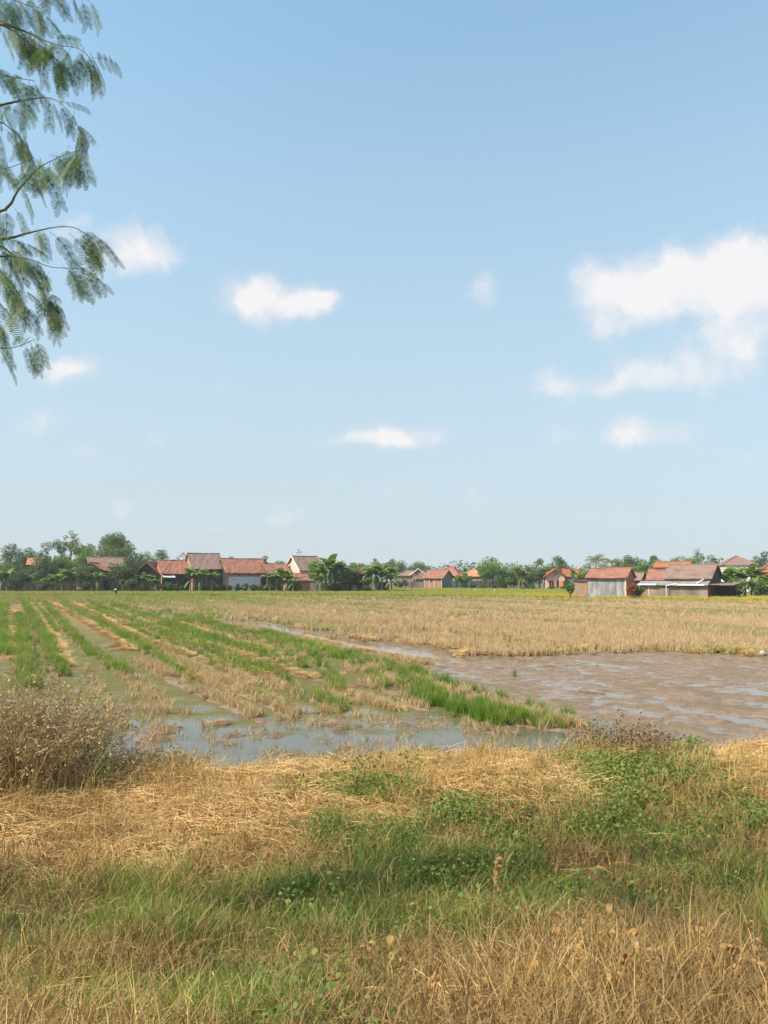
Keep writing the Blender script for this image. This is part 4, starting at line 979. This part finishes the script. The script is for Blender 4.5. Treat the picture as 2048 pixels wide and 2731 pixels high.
def banana_proto(sd, h):
    st = rng.integers(0, 9); v, q, r = [], [], []; hs_ = h*.52
    for i in range(13):
        banana_leaf(v, q, r, i*2.4+rng.uniform(-.3, .3), h*rng.uniform(.40, .58), rng.uniform(1.2, 2.5), rng.uniform(.9, 1.45), hs_*rng.uniform(.9, 1.02), .36)
    for i in range(2): banana_leaf(v, q, r, i*3+sd, h*.4, 1.0, -.4, hs_*.9, .2)
    me = np_mesh('banana_leaves', v, q, {'rnd': r}); me.materials.append(M['banana_leaf'])
    s = MB(); s.tube([(0,0,-.2),(.03,0,hs_*.5),(0,.03,hs_)], [.15,.12,.08], 7)
    ms = bpy.data.meshes.new('pseudostem'); ms.from_pydata(s.v, [], s.f); ms.materials.append(M['banana_stem'])
    return me, ms
BP = [banana_proto(i, 3.6) for i in range(5)]
def banana(px, pyT, Y, label, group=None, k=None):
    p = W(px, 1540, Y); h = zpx(pyT, Y)
    me, ms = BP[random.randrange(5) if k is None else k]
    r = empty('banana_plant', (p.x, p.y, 0), random.uniform(0, 6.28), label=label, cat='banana plant', group=group)
    s = h/2.9; r.scale = (s, s, s)
    link('leaves', me, r); link('stem', ms, r)
BAN = [(20,1518,160,'banana plant with yellow green heart leaf at the left edge'),(4,1526,160,'banana plant cut off by the left edge of the photo'),
 (75,1532,161,'dull banana plant second from the left edge'),(152,1528,160,'banana plant with pale drooping leaves under the light green tree'),
 (190,1514,161,'tall banana plant just left of the orange gable'),(165,1535,159,'short banana plant beside the pale leaved one'),
 (258,1524,158,'banana plant with one bright yellow leaf before the smaller mango tree'),
 (383,1528,160,'banana plant in front of the dark gabled shed, left of the pair'),(400,1534,160,'banana plant in front of the dark gabled shed, middle one'),(417,1542,159,'banana plant in front of the dark gabled shed, lowest one'),
 (508,1521,159,'left stem of the big banana clump before the tall brown roofed house'),(520,1512,159,'middle stem of the big banana clump before the tall brown roofed house'),(533,1522,158,'right stem of the big banana clump before the tall brown roofed house'),
 (565,1524,159,'single banana plant between the big clump and the white sheet barn'),
 (720,1530,158,'first banana plant right of the white sheet barn'),(738,1524,158,'second banana plant right of the white sheet barn'),(753,1516,159,'tallest banana plant before the dark red roof'),(768,1526,158,'banana plant leaning over the low brick shed'),(782,1534,157,'small banana plant over the bright red sagging tiles'),
 (880,1484,162,'spiky tall banana plant rising right of the antenna house'),(868,1500,160,'banana plant with upright leaves left of the round bush tree'),(893,1498,163,'banana plant squeezed between spiky one and round bush tree'),
 (855,1530,158,'banana plant in front of pale stems beside the blue door'),
 (990,1508,163,'banana plant right of the dark shed, first of the centre clump'),(1003,1500,165,'banana plant in the centre clump, tallest'),(1018,1514,163,'banana plant in the centre clump, behind the hut'),(1032,1508,164,'banana plant in the centre clump with long arching leaves'),(1043,1524,162,'last banana plant of the centre clump, on its right'),(985,1540,161,'short banana plant at the foot of the centre clump'),
 (1385,1514,199,'banana plant right of the yellowish tree'),(1396,1522,198,'banana plant with dead hanging leaf left of the columnar tree'),
 (1535,1520,150,'dark banana plant at the right end of the pink house roof'),(1550,1530,140,'banana plant behind the brick lean-to'),
 (1935,1524,124,'banana plant nearest the big barn'),(1950,1512,128,'banana plant second from the big barn'),(1968,1518,126,'banana plant below the pyramid roof, left'),(1985,1512,127,'banana plant below the pyramid roof, middle'),(2003,1506,128,'banana plant below the pyramid roof, right and tallest'),(2022,1530,122,'banana plant before the red hipped roof, left'),(2042,1534,122,'banana plant before the red hipped roof at the photo edge'),(1955,1548,118,'short banana plant beside the barn side roof'),(2008,1545,119,'short banana plant low in the right clump')]
for b_ in BAN: banana(*b_)

# ------------------------------------------------------------------ coconut palms
def palm(px, pyT, Y, label, nf=16, fl=3.6):
    p = W(px, 1540, Y); z = zpx(pyT, Y)
    r = empty('palm_tree', (p.x, p.y, 0), 0, label=label, cat='palm')
    m = MB(); m.tube([(0,0,-.3),(.15,0,z*.5),(0,0,z)], [.24,.17,.13], 8); m.build('trunk', M['palebark'], r)
    V = []; Q = []; Rr = []
    for i in range(nf):
        az = i*2.4; up = rng.uniform(.1, 1.35); pos = np.array([0, 0, z]); ox, oy = math.cos(az), math.sin(az); L = fl*rng.uniform(.8, 1.05); rr = rng.uniform(0, 1)
        n = 14
        for k in range(n):
            t = k/n; a = up-1.7*t**1.4; d = np.array([math.cos(a)*ox, math.cos(a)*oy, math.sin(a)]); nxt = pos+d*L/n
            lw = .75*math.sin(math.pi*(.12+.8*t))
            for sg in (-1, 1):
                for q_ in range(2):
                    b0 = pos+(nxt-pos)*q_*.5; b1 = b0+(nxt-pos)*.34
                    tip = b0+np.array([-oy*sg*lw, ox*sg*lw, -.35*lw])+d*.3
                    o_ = len(V); V += [tuple(b0), tuple(b1), tuple(tip+d*.04), tuple(tip)]; Q.append((o_, o_+1, o_+2, o_+3)); Rr += [rr]*4
            pos = nxt
    link('frond_crown', np_mesh('frond_crown', V, Q, {'rnd': Rr}), r, M['leaf_pale'])
palm(1590, 1500, 168, 'large coconut palm with wide drooping fronds above the grey shed roof')
palm(1632, 1502, 172, 'narrower coconut palm right of the large one', 11, 2.7)
palm(1386, 1532, 205, 'stubby palm left of the columnar tree', 10, 2.2)

# distant woodland
def woodland():
    C = []
    for x in np.arange(-330, 340, 7.0):
        Yw = 520+rng.uniform(-25, 25); h = 9+3.5*math.sin(x*.021)+rng.uniform(-2, 3.0)
        n = 210; d = rng.normal(0, 1, (n, 3)); d /= np.linalg.norm(d, axis=1)[:, None]
        C.append(np.array([x, Yw, h*.55])+d*np.array([6.5, 3, h*.5])*rng.uniform(.6, 1.05, n)[:, None])
    C = np.concatenate(C); V, Q, rr = leaf_quads(C, 1.5, .7, .4)
    tag(link('distant_woodland', np_mesh('distant_woodland', V, Q, {'rnd': rr}), None, M['leaf_mid']), kind='stuff')
woodland()

# ------------------------------------------------------------------ near plants
def shrub_thing(name, label, x, y, rx, h, nl, lsize, leafm, twigs=60, cat='shrub', z=None, lean=(0, 0), lz=(.15, 1.0)):
    z = float(height(np.array([x]), np.array([y]))[0]) if z is None else z
    r = empty(name, (x, y, z), 0, label=label, cat=cat)
    b = MB(); tips = []
    for i in range(twigs):
        a = rng.uniform(0, 6.28); rr = rx*math.sqrt(rng.uniform(0, 1)); hh = h*rng.uniform(.5, 1.0)*math.sqrt(max(.05, 1-(rr/rx)**2*.75))
        e = Vector((math.cos(a)*rr+lean[0]*hh, math.sin(a)*rr*.8+lean[1]*hh, hh)); s0 = Vector((e.x*.35, e.y*.35, -.05))
        mid = (s0+e)/2+Vector(rng.normal(0, .06*h, 3)); b.tube([s0, mid, e], [.010, .007, .003], 4)
        for t in np.linspace(.3, 1, 9):
            tips.append((s0*(1-t)+e*t)+Vector(rng.normal(0, .05*h+.02, 3)))
        for k in range(3):
            q = mid.lerp(e, rng.uniform(0, 1)); e2 = q+Vector(rng.normal(0, .16*h, 3)); b.tube([q, e2], [.005, .002], 3)
            for t in np.linspace(.3, 1, 5): tips.append(q.lerp(e2, t)+Vector(rng.normal(0, .02, 3)))
    b.build('stems', M['twig'], r)
    if name == 'dry_shrub':
        V, Q, rr = blades(int(300+260*rx*rx), (h*.45, h*1.12), rx*.85, .45, .008, .7, 4); link('dry_stalks', np_mesh('dry_stalks', V, Q, {'rnd': rr}), r, leafm)
    tips = np.array([tuple(t) for t in tips]); tips = tips[rng.integers(0, len(tips), nl)]+rng.normal(0, .03, (nl, 3)); tips[:, 2] = np.abs(tips[:, 2])
    V, Q, rr = leaf_quads(tips, lsize, .6, .2); link('leaves', np_mesh('leaves', V, Q, {'rnd': rr}), r, leafm)
    return r
shrub_thing('dry_shrub', 'big brown withered shrub at the left edge beside the flooded field', -5.35, 11.4, 1.75, 1.6, 17000, .045, M['deadleaf'], 190)
shrub_thing('dry_shrub', 'low brown withered shrub trailing right of the big left one', -3.55, 11.7, 1.1, .72, 8500, .05, M['deadleaf'], 110)
shrub_thing('dry_shrub', 'yellow green topped shrub behind the big withered one at left', -6.5, 13.0, 1.1, 1.75, 6000, .06, M['leaf_pale'], 90)
shrub_thing('dry_shrub', 'dark reddish brown shrub on the bund at right by the mud flat', 3.85, 12.7, 1.1, .85, 8000, .05, M['redleaf'], 130)
shrub_thing('leafy_shrub', 'small green leaved plant at the right end of the reddish brown shrub', 4.75, 12.2, .42, .5, 900, .06, M['leaf_bright'], 30)
shrub_thing('leafy_shrub', 'small green sprig inside the withered shrub at left', -3.95, 10.9, .22, .7, 420, .06, M['leaf_bright'], 18)
# cut pale stalks on the straw
def stalk_fan(name, label, px, py, n, L, wd, mt, cat, zz=.55, upr=(.4, 1.2), azr=(0, 6.28)):
    gx, gy = G(px, py, zz); z = float(height(np.array([gx]), np.array([gy]))[0])
    b = MB()
    r = empty(name, (gx, gy, z), 0, label=label, cat=cat); v, q, rr = [], [], []
    for i in range(n):
        o = len(v); az = rng.uniform(*azr); up = rng.uniform(*upr); pos = np.array([rng.normal(0, .03), rng.normal(0, .03), .02]); l = L*rng.uniform(.6, 1.1); c = rng.uniform(0, 1)
        for k in range(7):
            t = k/6; w_ = wd*.5*(1-.8*t**2); a = up-1.1*t*t
            v += [(pos[0]-w_*math.sin(az), pos[1]+w_*math.cos(az), pos[2]), (pos[0], pos[1], pos[2]+w_*-.4), (pos[0]+w_*math.sin(az), pos[1]-w_*math.cos(az), pos[2])]; rr += [c]*3
            if k < 6: p0 = o+k*3; q += [(p0, p0+1, p0+4, p0+3), (p0+1, p0+2, p0+5, p0+4)]
            pos = pos+np.array([math.cos(a)*math.cos(az), math.cos(a)*math.sin(az), math.sin(a)])*l/6
    link('blade', np_mesh('blade', v, q, {'rnd': rr}), r, mt)
    return r
M['paleblade'] = leafmat('pale_blade', (.42,.45,.16), (.52,.50,.22), None, trans=.3, use_tint=False)
M['broadblade'] = leafmat('broad_blade', (.14,.22,.05), (.24,.32,.09), (.3,.33,.14), trans=.3, use_tint=False)
stalk_fan('cut_stalks', 'pale green cut stalks fanned on the straw below the right shrub', 1482, 2012, 7, .75, .035, M['paleblade'], 'stalks', upr=(.3, 1.1), azr=(-.3, 2.0))
stalk_fan('grass_tuft', 'broad bladed grass tuft with one long pale blade pointing right', 1330, 2380, 11, .7, .026, M['broadblade'], 'grass tuft', .3, (.7, 1.4))
stalk_fan('grass_tuft', 'broad bladed green tuft left of the long pale blade', 1190, 2330, 9, .5, .022, M['broadblade'], 'grass tuft', .3, (.8, 1.45))
stalk_fan('straw_arch', 'arching loose straw stems at the water edge left of centre', 690, 2010, 9, 1.1, .012, M['paleblade'], 'straw', .5, (.3, .8), (-.4, .4))
stalk_fan('straw_sheaf', 'upright fan of dry straw at the water edge near the middle', 1150, 1990, 40, .55, .010, M['weedleaf'], 'straw', .5, (.7, 1.4), (.5, 3.4))
# dry weeds with curled leaves
def weed(px, py, h, label, nl=6, zz=.8, group=None, big=1.0):
    gx, gy = G(px, py, zz); z = float(height(np.array([gx]), np.array([gy]))[0])
    r = empty('dry_weed', (gx, gy, z), 0, label=label, cat='weed', group=group)
    b = MB(); lean = Vector(rng.normal(0, .10, 3)); top = Vector((lean.x, lean.y, h)); mid = Vector((lean.x*.3, lean.y*.3, h*.5)); b.tube([(0,0,-.1), mid, top], [.006,.005,.003], 5)
    b.build('stem', M['twig'], r); v, q, rr = [], [], []
    for i in range(nl):
        t = rng.uniform(.55, 1); base = mid.lerp(top, (t-.5)*2) if t > .5 else mid; az = rng.uniform(0, 6.28); L = rng.uniform(.05, .10)*big; w_ = L*.26; pos = np.array(base); a = rng.uniform(-.4, 1.1); c = rng.uniform(0, 1); o = len(v)
        cur = rng.uniform(1.5, 4)
        for k in range(7):
            tt = k/6; ww = w_*math.sin(math.pi*(.08+.88*tt)); aa = a-cur*tt
            v += [(pos[0]-ww*math.sin(az), pos[1]+ww*math.cos(az), pos[2]+ww*.5), tuple(pos), (pos[0]+ww*math.sin(az), pos[1]-ww*math.cos(az), pos[2]+ww*.5)]; rr += [c]*3
            if k < 6: p0 = o+k*3; q += [(p0, p0+1, p0+4, p0+3), (p0+1, p0+2, p0+5, p0+4)]
            pos = pos+np.array([math.cos(aa)*math.cos(az), math.cos(aa)*math.sin(az), math.sin(aa)])*L/6
    link('leaves', np_mesh('leaves', v, q, {'rnd': rr}), r, M['weedleaf'])
weed(1312, 2400, .70, 'dry weed holding three bright orange curled leaves, in front of the green tuft', 7, .75, big=1.25)
random.seed(3)
for px, py in [(1010,2560),(1130,2640),(1330,2650),(1420,2600),(1560,2560),(1650,2600),(1700,2520),(1790,2640),(1880,2560),(1950,2680),(2010,2600),(1500,2690),(1240,2700),(880,2680),(1600,2700),(1840,2720),(1080,2480),(1470,2480),(960,2440)]:
    weed(px+random.uniform(-20, 20), py, random.uniform(.40, .62), 'one of the dry weeds with curled tan leaves in the blurred near grass', random.randint(4, 8), .95, 'dry weeds with curled leaves in the near grass')

# isolated straw heaps, tufts and clods in the flooded field
def heap(px, py, rx, h, label, ry=None):
    gx, gy = G(px, py, .05); z = float(height(np.array([gx]), np.array([gy]))[0]); n = 320
    V, Q, rr = blades(n, (.12, .4), 1, .1, .011, .3, 3, flat=True)
    V = V.reshape(n, -1, 3); a = rng.uniform(0, 6.28, n); rad = np.sqrt(rng.uniform(0, 1, n)); cx = np.cos(a)*rad*rx; cy = np.sin(a)*rad*(ry or rx*.6); cz = h*(1-rad**2)*rng.uniform(.3, 1, n)
    V = V-V.mean(1, keepdims=True)+np.stack([cx, cy, cz], 1)[:, None, :]; V = V.reshape(-1, 3)
    V[:, 2] = np.maximum(V[:, 2], -.02)
    o = link('straw_heap', np_mesh('straw_heap', V, Q, {'rnd': rr}), None, M['heapstraw']); o.location = (gx, gy, max(z, 0)); tag(o, label, 'straw heap')
M['heapstraw'] = leafmat('heap_straw_blade', (.44,.26,.13), (.60,.39,.22), (.32,.18,.09), trans=.1, use_tint=False)
for a in [(945,1828,.42,.16,'small straw heap in the green water left of the big green row'),(990,1790,.34,.26,'rounded straw lump against the big green row'),(703,1766,.5,.26,'straw mound between the green rows, left of the tall green tuft'),
          (730,1780,.45,.2,'straw mound just below and right of the other mound, left of the green water'),(880,1700,.5,.2,'straw heap on the edge of the stubble field left of centre'),(2042,1722,.5,.3,'straw heap at the right edge of the stubble field'),
          (300,1722,.5,.2,'flat straw heap beside the brown water furrow at left'),(320,1730,.5,.16,'flat straw heap next to the furrow, lower of the two'),(1535,1925,.3,.18,'pale straw lump at the end of the big green row by the mud flat'),(590,1925,.25,.1,'small straw scrap in the near water')]: heap(*a)
def tuft(px, py, h, label, green=True, n=30, mt=None, sp_=.08):
    gx, gy = G(px, py, 0); V, Q, rr = blades(n, (h*.5, h), sp_, .25, .013, .6, 3); z = float(height(np.array([gx]), np.array([gy]))[0])
    o = link('rice_tuft', np_mesh('rice_tuft', V, Q, {'rnd': rr}), None, mt or (M['tuftgreen'] if green else M['deadleaf'])); o.location = (gx, gy, z); tag(o, label, 'rice tuft')
M['tuftgreen'] = leafmat('tuft_green_blade', (.09,.18,.02), (.16,.26,.04), None, trans=.3, use_tint=False)
for a in [(1373,1805,.42,'lone green and brown rice tuft standing in the right mud flat',True),(1592,1782,.22,'thin green stem clump in the water at right',True,8),(852,1780,.5,'tall bright green rice tuft in the green water at centre',True,60),
          (892,1840,.45,'bright green tuft in the water right of the small straw heap',True,40),(1512,1776,.12,'tiny dark stump in the far right water',False,8),(665,1826,.0+.3,'thin green tuft left of the stubble ridge end',True,10),
          (740,1956,.25,'brown rice stump alone in the near water, left of centre',False,22),(418,1905,.22,'dark broken stump in the water at left',False,26),(792,1922,.2,'small green tuft in the near water by the ridge end',True,9),
          (925,1945,.3,'upright brown stump at the straw bank, centre left',False,26),(985,1820,.2,'small tuft by the rounded straw lump',True,10)]: tuft(*a)
def clod(px, py, rx, h, label):
    gx, gy = G(px, py, 0); nu, nv = 18, 8; vs = []; fs = []; sd_ = random.uniform(0, 99)
    for j in range(nv+1):
        for i in range(nu):
            a = 2*math.pi*i/nu; q = j/nv
            f = .75+.7*float(fbm(np.array([math.cos(a)*2.2*q+sd_]), np.array([math.sin(a)*2.2*q+sd_]), 3, 5)[0])
            vs.append((math.cos(a)*rx*q*f, math.sin(a)*rx*.6*q*f, h*(1-q*q)*f*(.6+.9*float(fbm(np.array([math.cos(a)*5*q+sd_]), np.array([math.sin(a)*5*q]), 2, 9)[0]))-.03*q))
    for j in range(nv):
        for i in range(nu): fs.append((j*nu+i, (j+1)*nu+i, (j+1)*nu+(i+1) % nu, j*nu+(i+1) % nu))
    o = MB().add(vs, fs).build('mud_clod', M['mudclod']); o.location = (gx, gy, .0); tag(o, label, 'mud clod')
M['mudclod'] = mat('clod_mud', (.16,.09,.055), (.27,.17,.11), 9, .6, .9, .35, c3=(.12,.08,.05))
for a in [(1180,1780,.45,.05,'mud bar at the left tip of the right water'),(1330,1783,.35,.05,'flat mud bar near the lone tuft, left side'),(1460,1778,.5,.05,'long mud bar in the far water of the mud flat'),(1560,1850,.6,.06,'low mud bar mid way across the mud flat'),
          (905,1948,.22,.08,'dark mud clod with roots beside the straw bank'),(955,1938,.16,.05,'little mud clod right of the upright stump'),(735,1965,.24,.05,'mud clod under the lone brown stump'),(880,1935,.16,.05,'tiny mud clod left of the dark clod with roots'),
          (620,1962,.3,.05,'flat mud clod in the near water, left'),(1080,1935,.4,.05,'brown mud bank in the water below the green tufts'),(1120,1915,.3,.05,'mud lump under the lowest green tufts'),(440,1945,.5,.07,'long mud clod in the near water at left')]: clod(*a)
p = G(2034, 1752); o = MB().ball((0, 0, .1), (.13, .12, .13), 10, 8).build('plastic_bag', mat('pale_plastic', (.32,.38,.39), (.42,.46,.46), 6, .4), None, True)
o.location = (p[0], p[1], .05); tag(o, 'pale blue white round scrap of plastic on the field edge at the right', 'litter')

# ------------------------------------------------------------------ farmer, birds
def farmer():
    gx, Yf = W(311, 1540, 143).x, 143
    r = bpy.data.meshes.new('person'); 
    P = {'pel': (0,0,.62), 'sp': (.0,-.14,.86), 'ch': (.0,-.30,1.0), 'nk': (0,-.40,1.06), 'hd': (0,-.48,1.10),
         'hl': (-.10,0,.60), 'kl': (-.13,-.06,.32), 'al': (-.14,.03,.0), 'hr': (.10,0,.60), 'kr': (.13,-.10,.32), 'ar': (.15,-.02,.0),
         'sl': (-.19,-.32,.98), 'el': (-.26,-.42,.74), 'wl': (-.20,-.55,.55), 'sr': (.19,-.32,.98), 'er': (.27,-.40,.74), 'wr': (.18,-.56,.52)}
    rad = {'pel': .15,'sp': .15,'ch': .16,'nk': .06,'hd': .10,'hl': .10,'kl': .06,'al': .045,'hr': .10,'kr': .06,'ar': .045,'sl': .06,'el': .045,'wl': .03,'sr': .06,'er': .045,'wr': .03}
    E_ = [('pel','sp'),('sp','ch'),('ch','nk'),('nk','hd'),('pel','hl'),('hl','kl'),('kl','al'),('pel','hr'),('hr','kr'),('kr','ar'),('ch','sl'),('sl','el'),('el','wl'),('ch','sr'),('sr','er'),('er','wr')]
    ks = list(P); r.from_pydata([P[k] for k in ks], [(ks.index(a), ks.index(b)) for a, b in E_], []); 
    o = link('person', r, None, mat('teal_cloth', (.02,.09,.08), (.035,.14,.12), 6))
    md = o.modifiers.new('skin', 'SKIN'); sk = r.skin_vertices[0].data
    for i, k in enumerate(ks): sk[i].radius = (rad[k], rad[k])
    sk[0].use_root = True; o.modifiers.new('sub', 'SUBSURF').levels = 1
    o.location = (gx, Yf, .05); tag(o, 'farmer in dark teal clothes and pale hat stooping at the edge of the rice crop', 'person')
    hat = MB(); n = 14; vs = [(0,-.50,1.36)]+[(math.cos(2*math.pi*i/n)*.26, -.48+math.sin(2*math.pi*i/n)*.26, 1.14) for i in range(n)]
    hat.add(vs, [(0, i+1, (i+1) % n+1) for i in range(n)]+[tuple(range(n, 0, -1))]); hat.build('hat', M['white'], o)
farmer()
def egret(px, py, Y, label):
    p = W(px, 1540, Y); z = zpx(py, Y)
    b = MB(); b.ball((0,0,0), (.22,.10,.12)); b.tube([(.16,0,.04),(.24,0,.16),(.20,0,.30),(.26,0,.38)], [.05,.035,.03,.04], 6); b.ball((.28,0,.39), .05); b.tube([(.3,0,.39),(.42,0,.36)], [.015,.004], 4)
    b.tube([(0,.03,-.1),(.02,.03,-.45)], .012, 4); b.tube([(0,-.03,-.1),(-.03,-.03,-.45)], .012, 4); b.tube([(-.2,0,0),(-.34,0,-.05)], [.05,.01], 5)
    o = b.build('egret', M['white'], None, True); o.location = (p.x, Y, z); o.scale = (.62,.62,.62); tag(o, label, 'bird')
egret(1266, 1572, 150, 'white egret standing in the green rice below the bushy tree, left one')
egret(1318, 1575, 146, 'white egret standing in the rice below the big round tree, right one')
def bird(px, py, Y, s, label, roll):
    p = W(px, py, Y); b = MB(); b.ball((0,0,0), (.30,.10,.08)); b.tube([(-.26,0,0),(-.46,0,0)], [.05,.09], 4)
    for sg in (1, -1):
        vs = [(.12,0,.02),(-.12,0,.02),(-.02,sg*.45,.12),(.10,sg*.42,.12),(-.16,sg*.95,.02)]
        vs += [(x, y, z-.02) for x, y, z in vs]
        b.add(vs, [(0,1,2,3),(3,2,4),(5,8,7,6),(8,9,7),(0,3,8,5),(3,4,9,8),(1,6,7,2),(2,7,9,4)])
    o = b.build('flying_bird', M['birddark'], None); o.location = p; o.scale = (s, s, s); o.rotation_euler = (roll, .2, .2); tag(o, label, 'bird')
M['birddark'] = mat('dark_feather', (.02,.025,.03), (.04,.045,.05), 8)
bird(591, 214, 60, .155, 'small dark swallow banking high in the blue sky', R(84))
bird(19, 1036, 90, .14, 'tiny dark bird in the sky just below the left branches', R(40))
bird(772, 1450, 150, .16, 'tiny bird above the antenna house roof', R(30))

# ------------------------------------------------------------------ feathery tree at the left edge
def near_tree():
    r = empty('feathery_tree', (-6.2, 5.6, 1.0), 0, label='feathery leaved tree reaching in from the left edge of the sky', cat='tree')
    O = Vector((-6.2, 5.6, 1.0))
    b = MB(); b.tube([(0,0,-.5),(.05,0,1.5),(.12,-.05,3.2),(.1,-.1,5.0)], [.2,.16,.13,.08], 10); b.build('trunk', M['bark'], r, True)
    BR = [[(-220,-120),(-20,40),(70,85),(160,118),(225,130),(262,165)], [(-220,-200),(40,-60),(150,-25),(250,0)], [(-220,60),(-20,60),(70,110),(130,140),(170,160)],
          [(-220,330),(-40,290),(60,268),(150,262),(200,300),(228,350)], [(-260,560),(-20,570),(50,505),(115,450),(170,420),(225,400)],
          [(-260,640),(-20,640),(80,620),(160,606),(215,608),(262,640)], [(-260,760),(-40,690),(70,690),(150,712),(238,716)],
          [(-260,700),(-30,650),(60,715),(110,760),(150,800)], [(-260,700),(-60,700),(20,760),(60,800)], [(-260,960),(-60,930),(30,928),(105,905)], [(-260,860),(-60,840),(5,860)],
          [(-260,420),(-40,330),(30,345),(60,380)], [(-260,480),(-60,430),(10,450),(90,420)], [(-260,200),(-60,170),(10,200),(90,215)], [(-260,-40),(-30,-20),(60,10),(120,20)]]
    V = []; Q = []; Rr = []
    ext = Vector
    def leaf(pos, d, L, curl):
        """bipinnate leaf hanging from pos along d"""
        d = d.normalized(); c = rng.uniform(0, 1); side = d.cross(Vector((rng.normal(0, .5), rng.normal(0, 1), rng.normal(0, .5)))).normalized(); n = d.cross(side).normalized()
        npn = 4
        p = pos.copy()
        for i in range(npn):
            t = (i+1)/npn; d2 = (d+Vector((0, 0, -curl*t))).normalized(); p = p+d2*L/npn
            for sg in (-1, 1):
                pl = L*rng.uniform(.36, .52); pd_ = (side*sg*.75+d2*.8+Vector((0,0,-.7))).normalized(); pn = pd_.cross(n).normalized()
                K = 13
                for k in range(K):
                    q = p+pd_*pl*(k+.6)/K+Vector((0,0,-.10*pl*(k/K)**2)); ll = pl*.23*math.sin(math.pi*(.2+.7*k/K)); lw = pl/K*.25
                    for s2 in (-1, 1):
                        o = len(V); e = q+pn*s2*ll+pd_*ll*.25
                        V.extend([tuple(q-pd_*lw), tuple(q+pd_*lw), tuple(e+pd_*lw*.7), tuple(e-pd_*lw*.7)]); Q.append((o, o+1, o+2, o+3)); Rr.extend([c]*4)
            rach.tube([p-d2*L/npn, p], [.0016, .0012], 3)
    rach = MB()
    for bi, br in enumerate(BR):
        Yb = 4.5+rng.uniform(-.35, .5)
        pts = [W(x-(14 if x > 100 else 0), y, Yb+.08*math.sin(i)+ (.9 if i == 0 else 0))-O for i, (x, y) in enumerate(br)]
        z0 = min(5.0, max(1.2, pts[0].z-.6)); root_ = Vector((.1, -.05, z0))
        full = [root_]+pts
        # smooth
        sm = []
        for i in range(len(full)-1):
            for t in (0, .25, .5, .75): 
                p0 = full[max(i-1, 0)]; p1 = full[i]; p2 = full[i+1]; p3 = full[min(i+2, len(full)-1)]
                sm.append(.5*((2*p1)+(-p0+p2)*t+(2*p0-5*p1+4*p2-p3)*t*t+(-p0+3*p1-3*p2+p3)*t**3))
        sm.append(full[-1]); rad = [.022*(1-i/len(sm))**2.6+.002 for i in range(len(sm))]
        m = MB(); m.tube(sm, rad, 6); m.build('branch', M['gbranch'], r, True)
        big = bi in (0, 1, 2, 4, 7, 8)
        for i in range(5, len(sm)):
            p = sm[i]; px_rel = p.x+O.x
            for k in range(3 if big else 2):
                if px_rel < -3.6 and rng.uniform() < .5: continue
                dd = Vector((rng.uniform(-.3, 1.1), rng.uniform(-.6, .6), rng.uniform(-1.1, .25)))
                if rng.uniform() < .40: leaf(p+Vector(rng.normal(0, .02, 3)), dd, rng.uniform(.11, .21), rng.uniform(.3, 1.6))
        # extra hanging twigs
        leaf(sm[-1], sm[-1]-sm[-3]+Vector((0,0,-.1)), .17, .9)
        leaf(sm[-2], Vector((.3,.1,-1)), .15, .5); leaf(sm[-3], Vector((.5,-.2,-.8)), .16, .5)
    for i in range(46):  # denser mass near the edge of the frame
        x = rng.uniform(-260, 60); y = rng.choice([rng.uniform(-40, 300), rng.uniform(560, 800), rng.uniform(300, 560)], p=[.45, .4, .15]); p = W(x, y, 4.5+rng.uniform(-.6, .8))-O
        leaf(p, Vector((rng.uniform(-.5, 1), rng.uniform(-.6, .6), rng.uniform(-1.2, .1))), rng.uniform(.16, .26), rng.uniform(.3, 1.2))
    link('foliage', np_mesh('foliage', V, Q, {'rnd': Rr}), r, M['pinnate']); rach.build('leaf_stalks', M['gbranch'], r)
near_tree()
hb = MB().box(-700, 700, -60, 900, -1.6, 45).build('haze', None)
mh = bpy.data.materials.new('humid_air'); mh.use_nodes = True; nh = NT(mh.node_tree)
vh = nh.n('ShaderNodeVolumePrincipled', ins={'Color': (.93, .96, 1, 1), 'Density': .00026})
nh.n('ShaderNodeOutputMaterial', ins={1: vh.outputs[0]}); hb.data.materials.append(mh); tag(hb, kind='stuff')
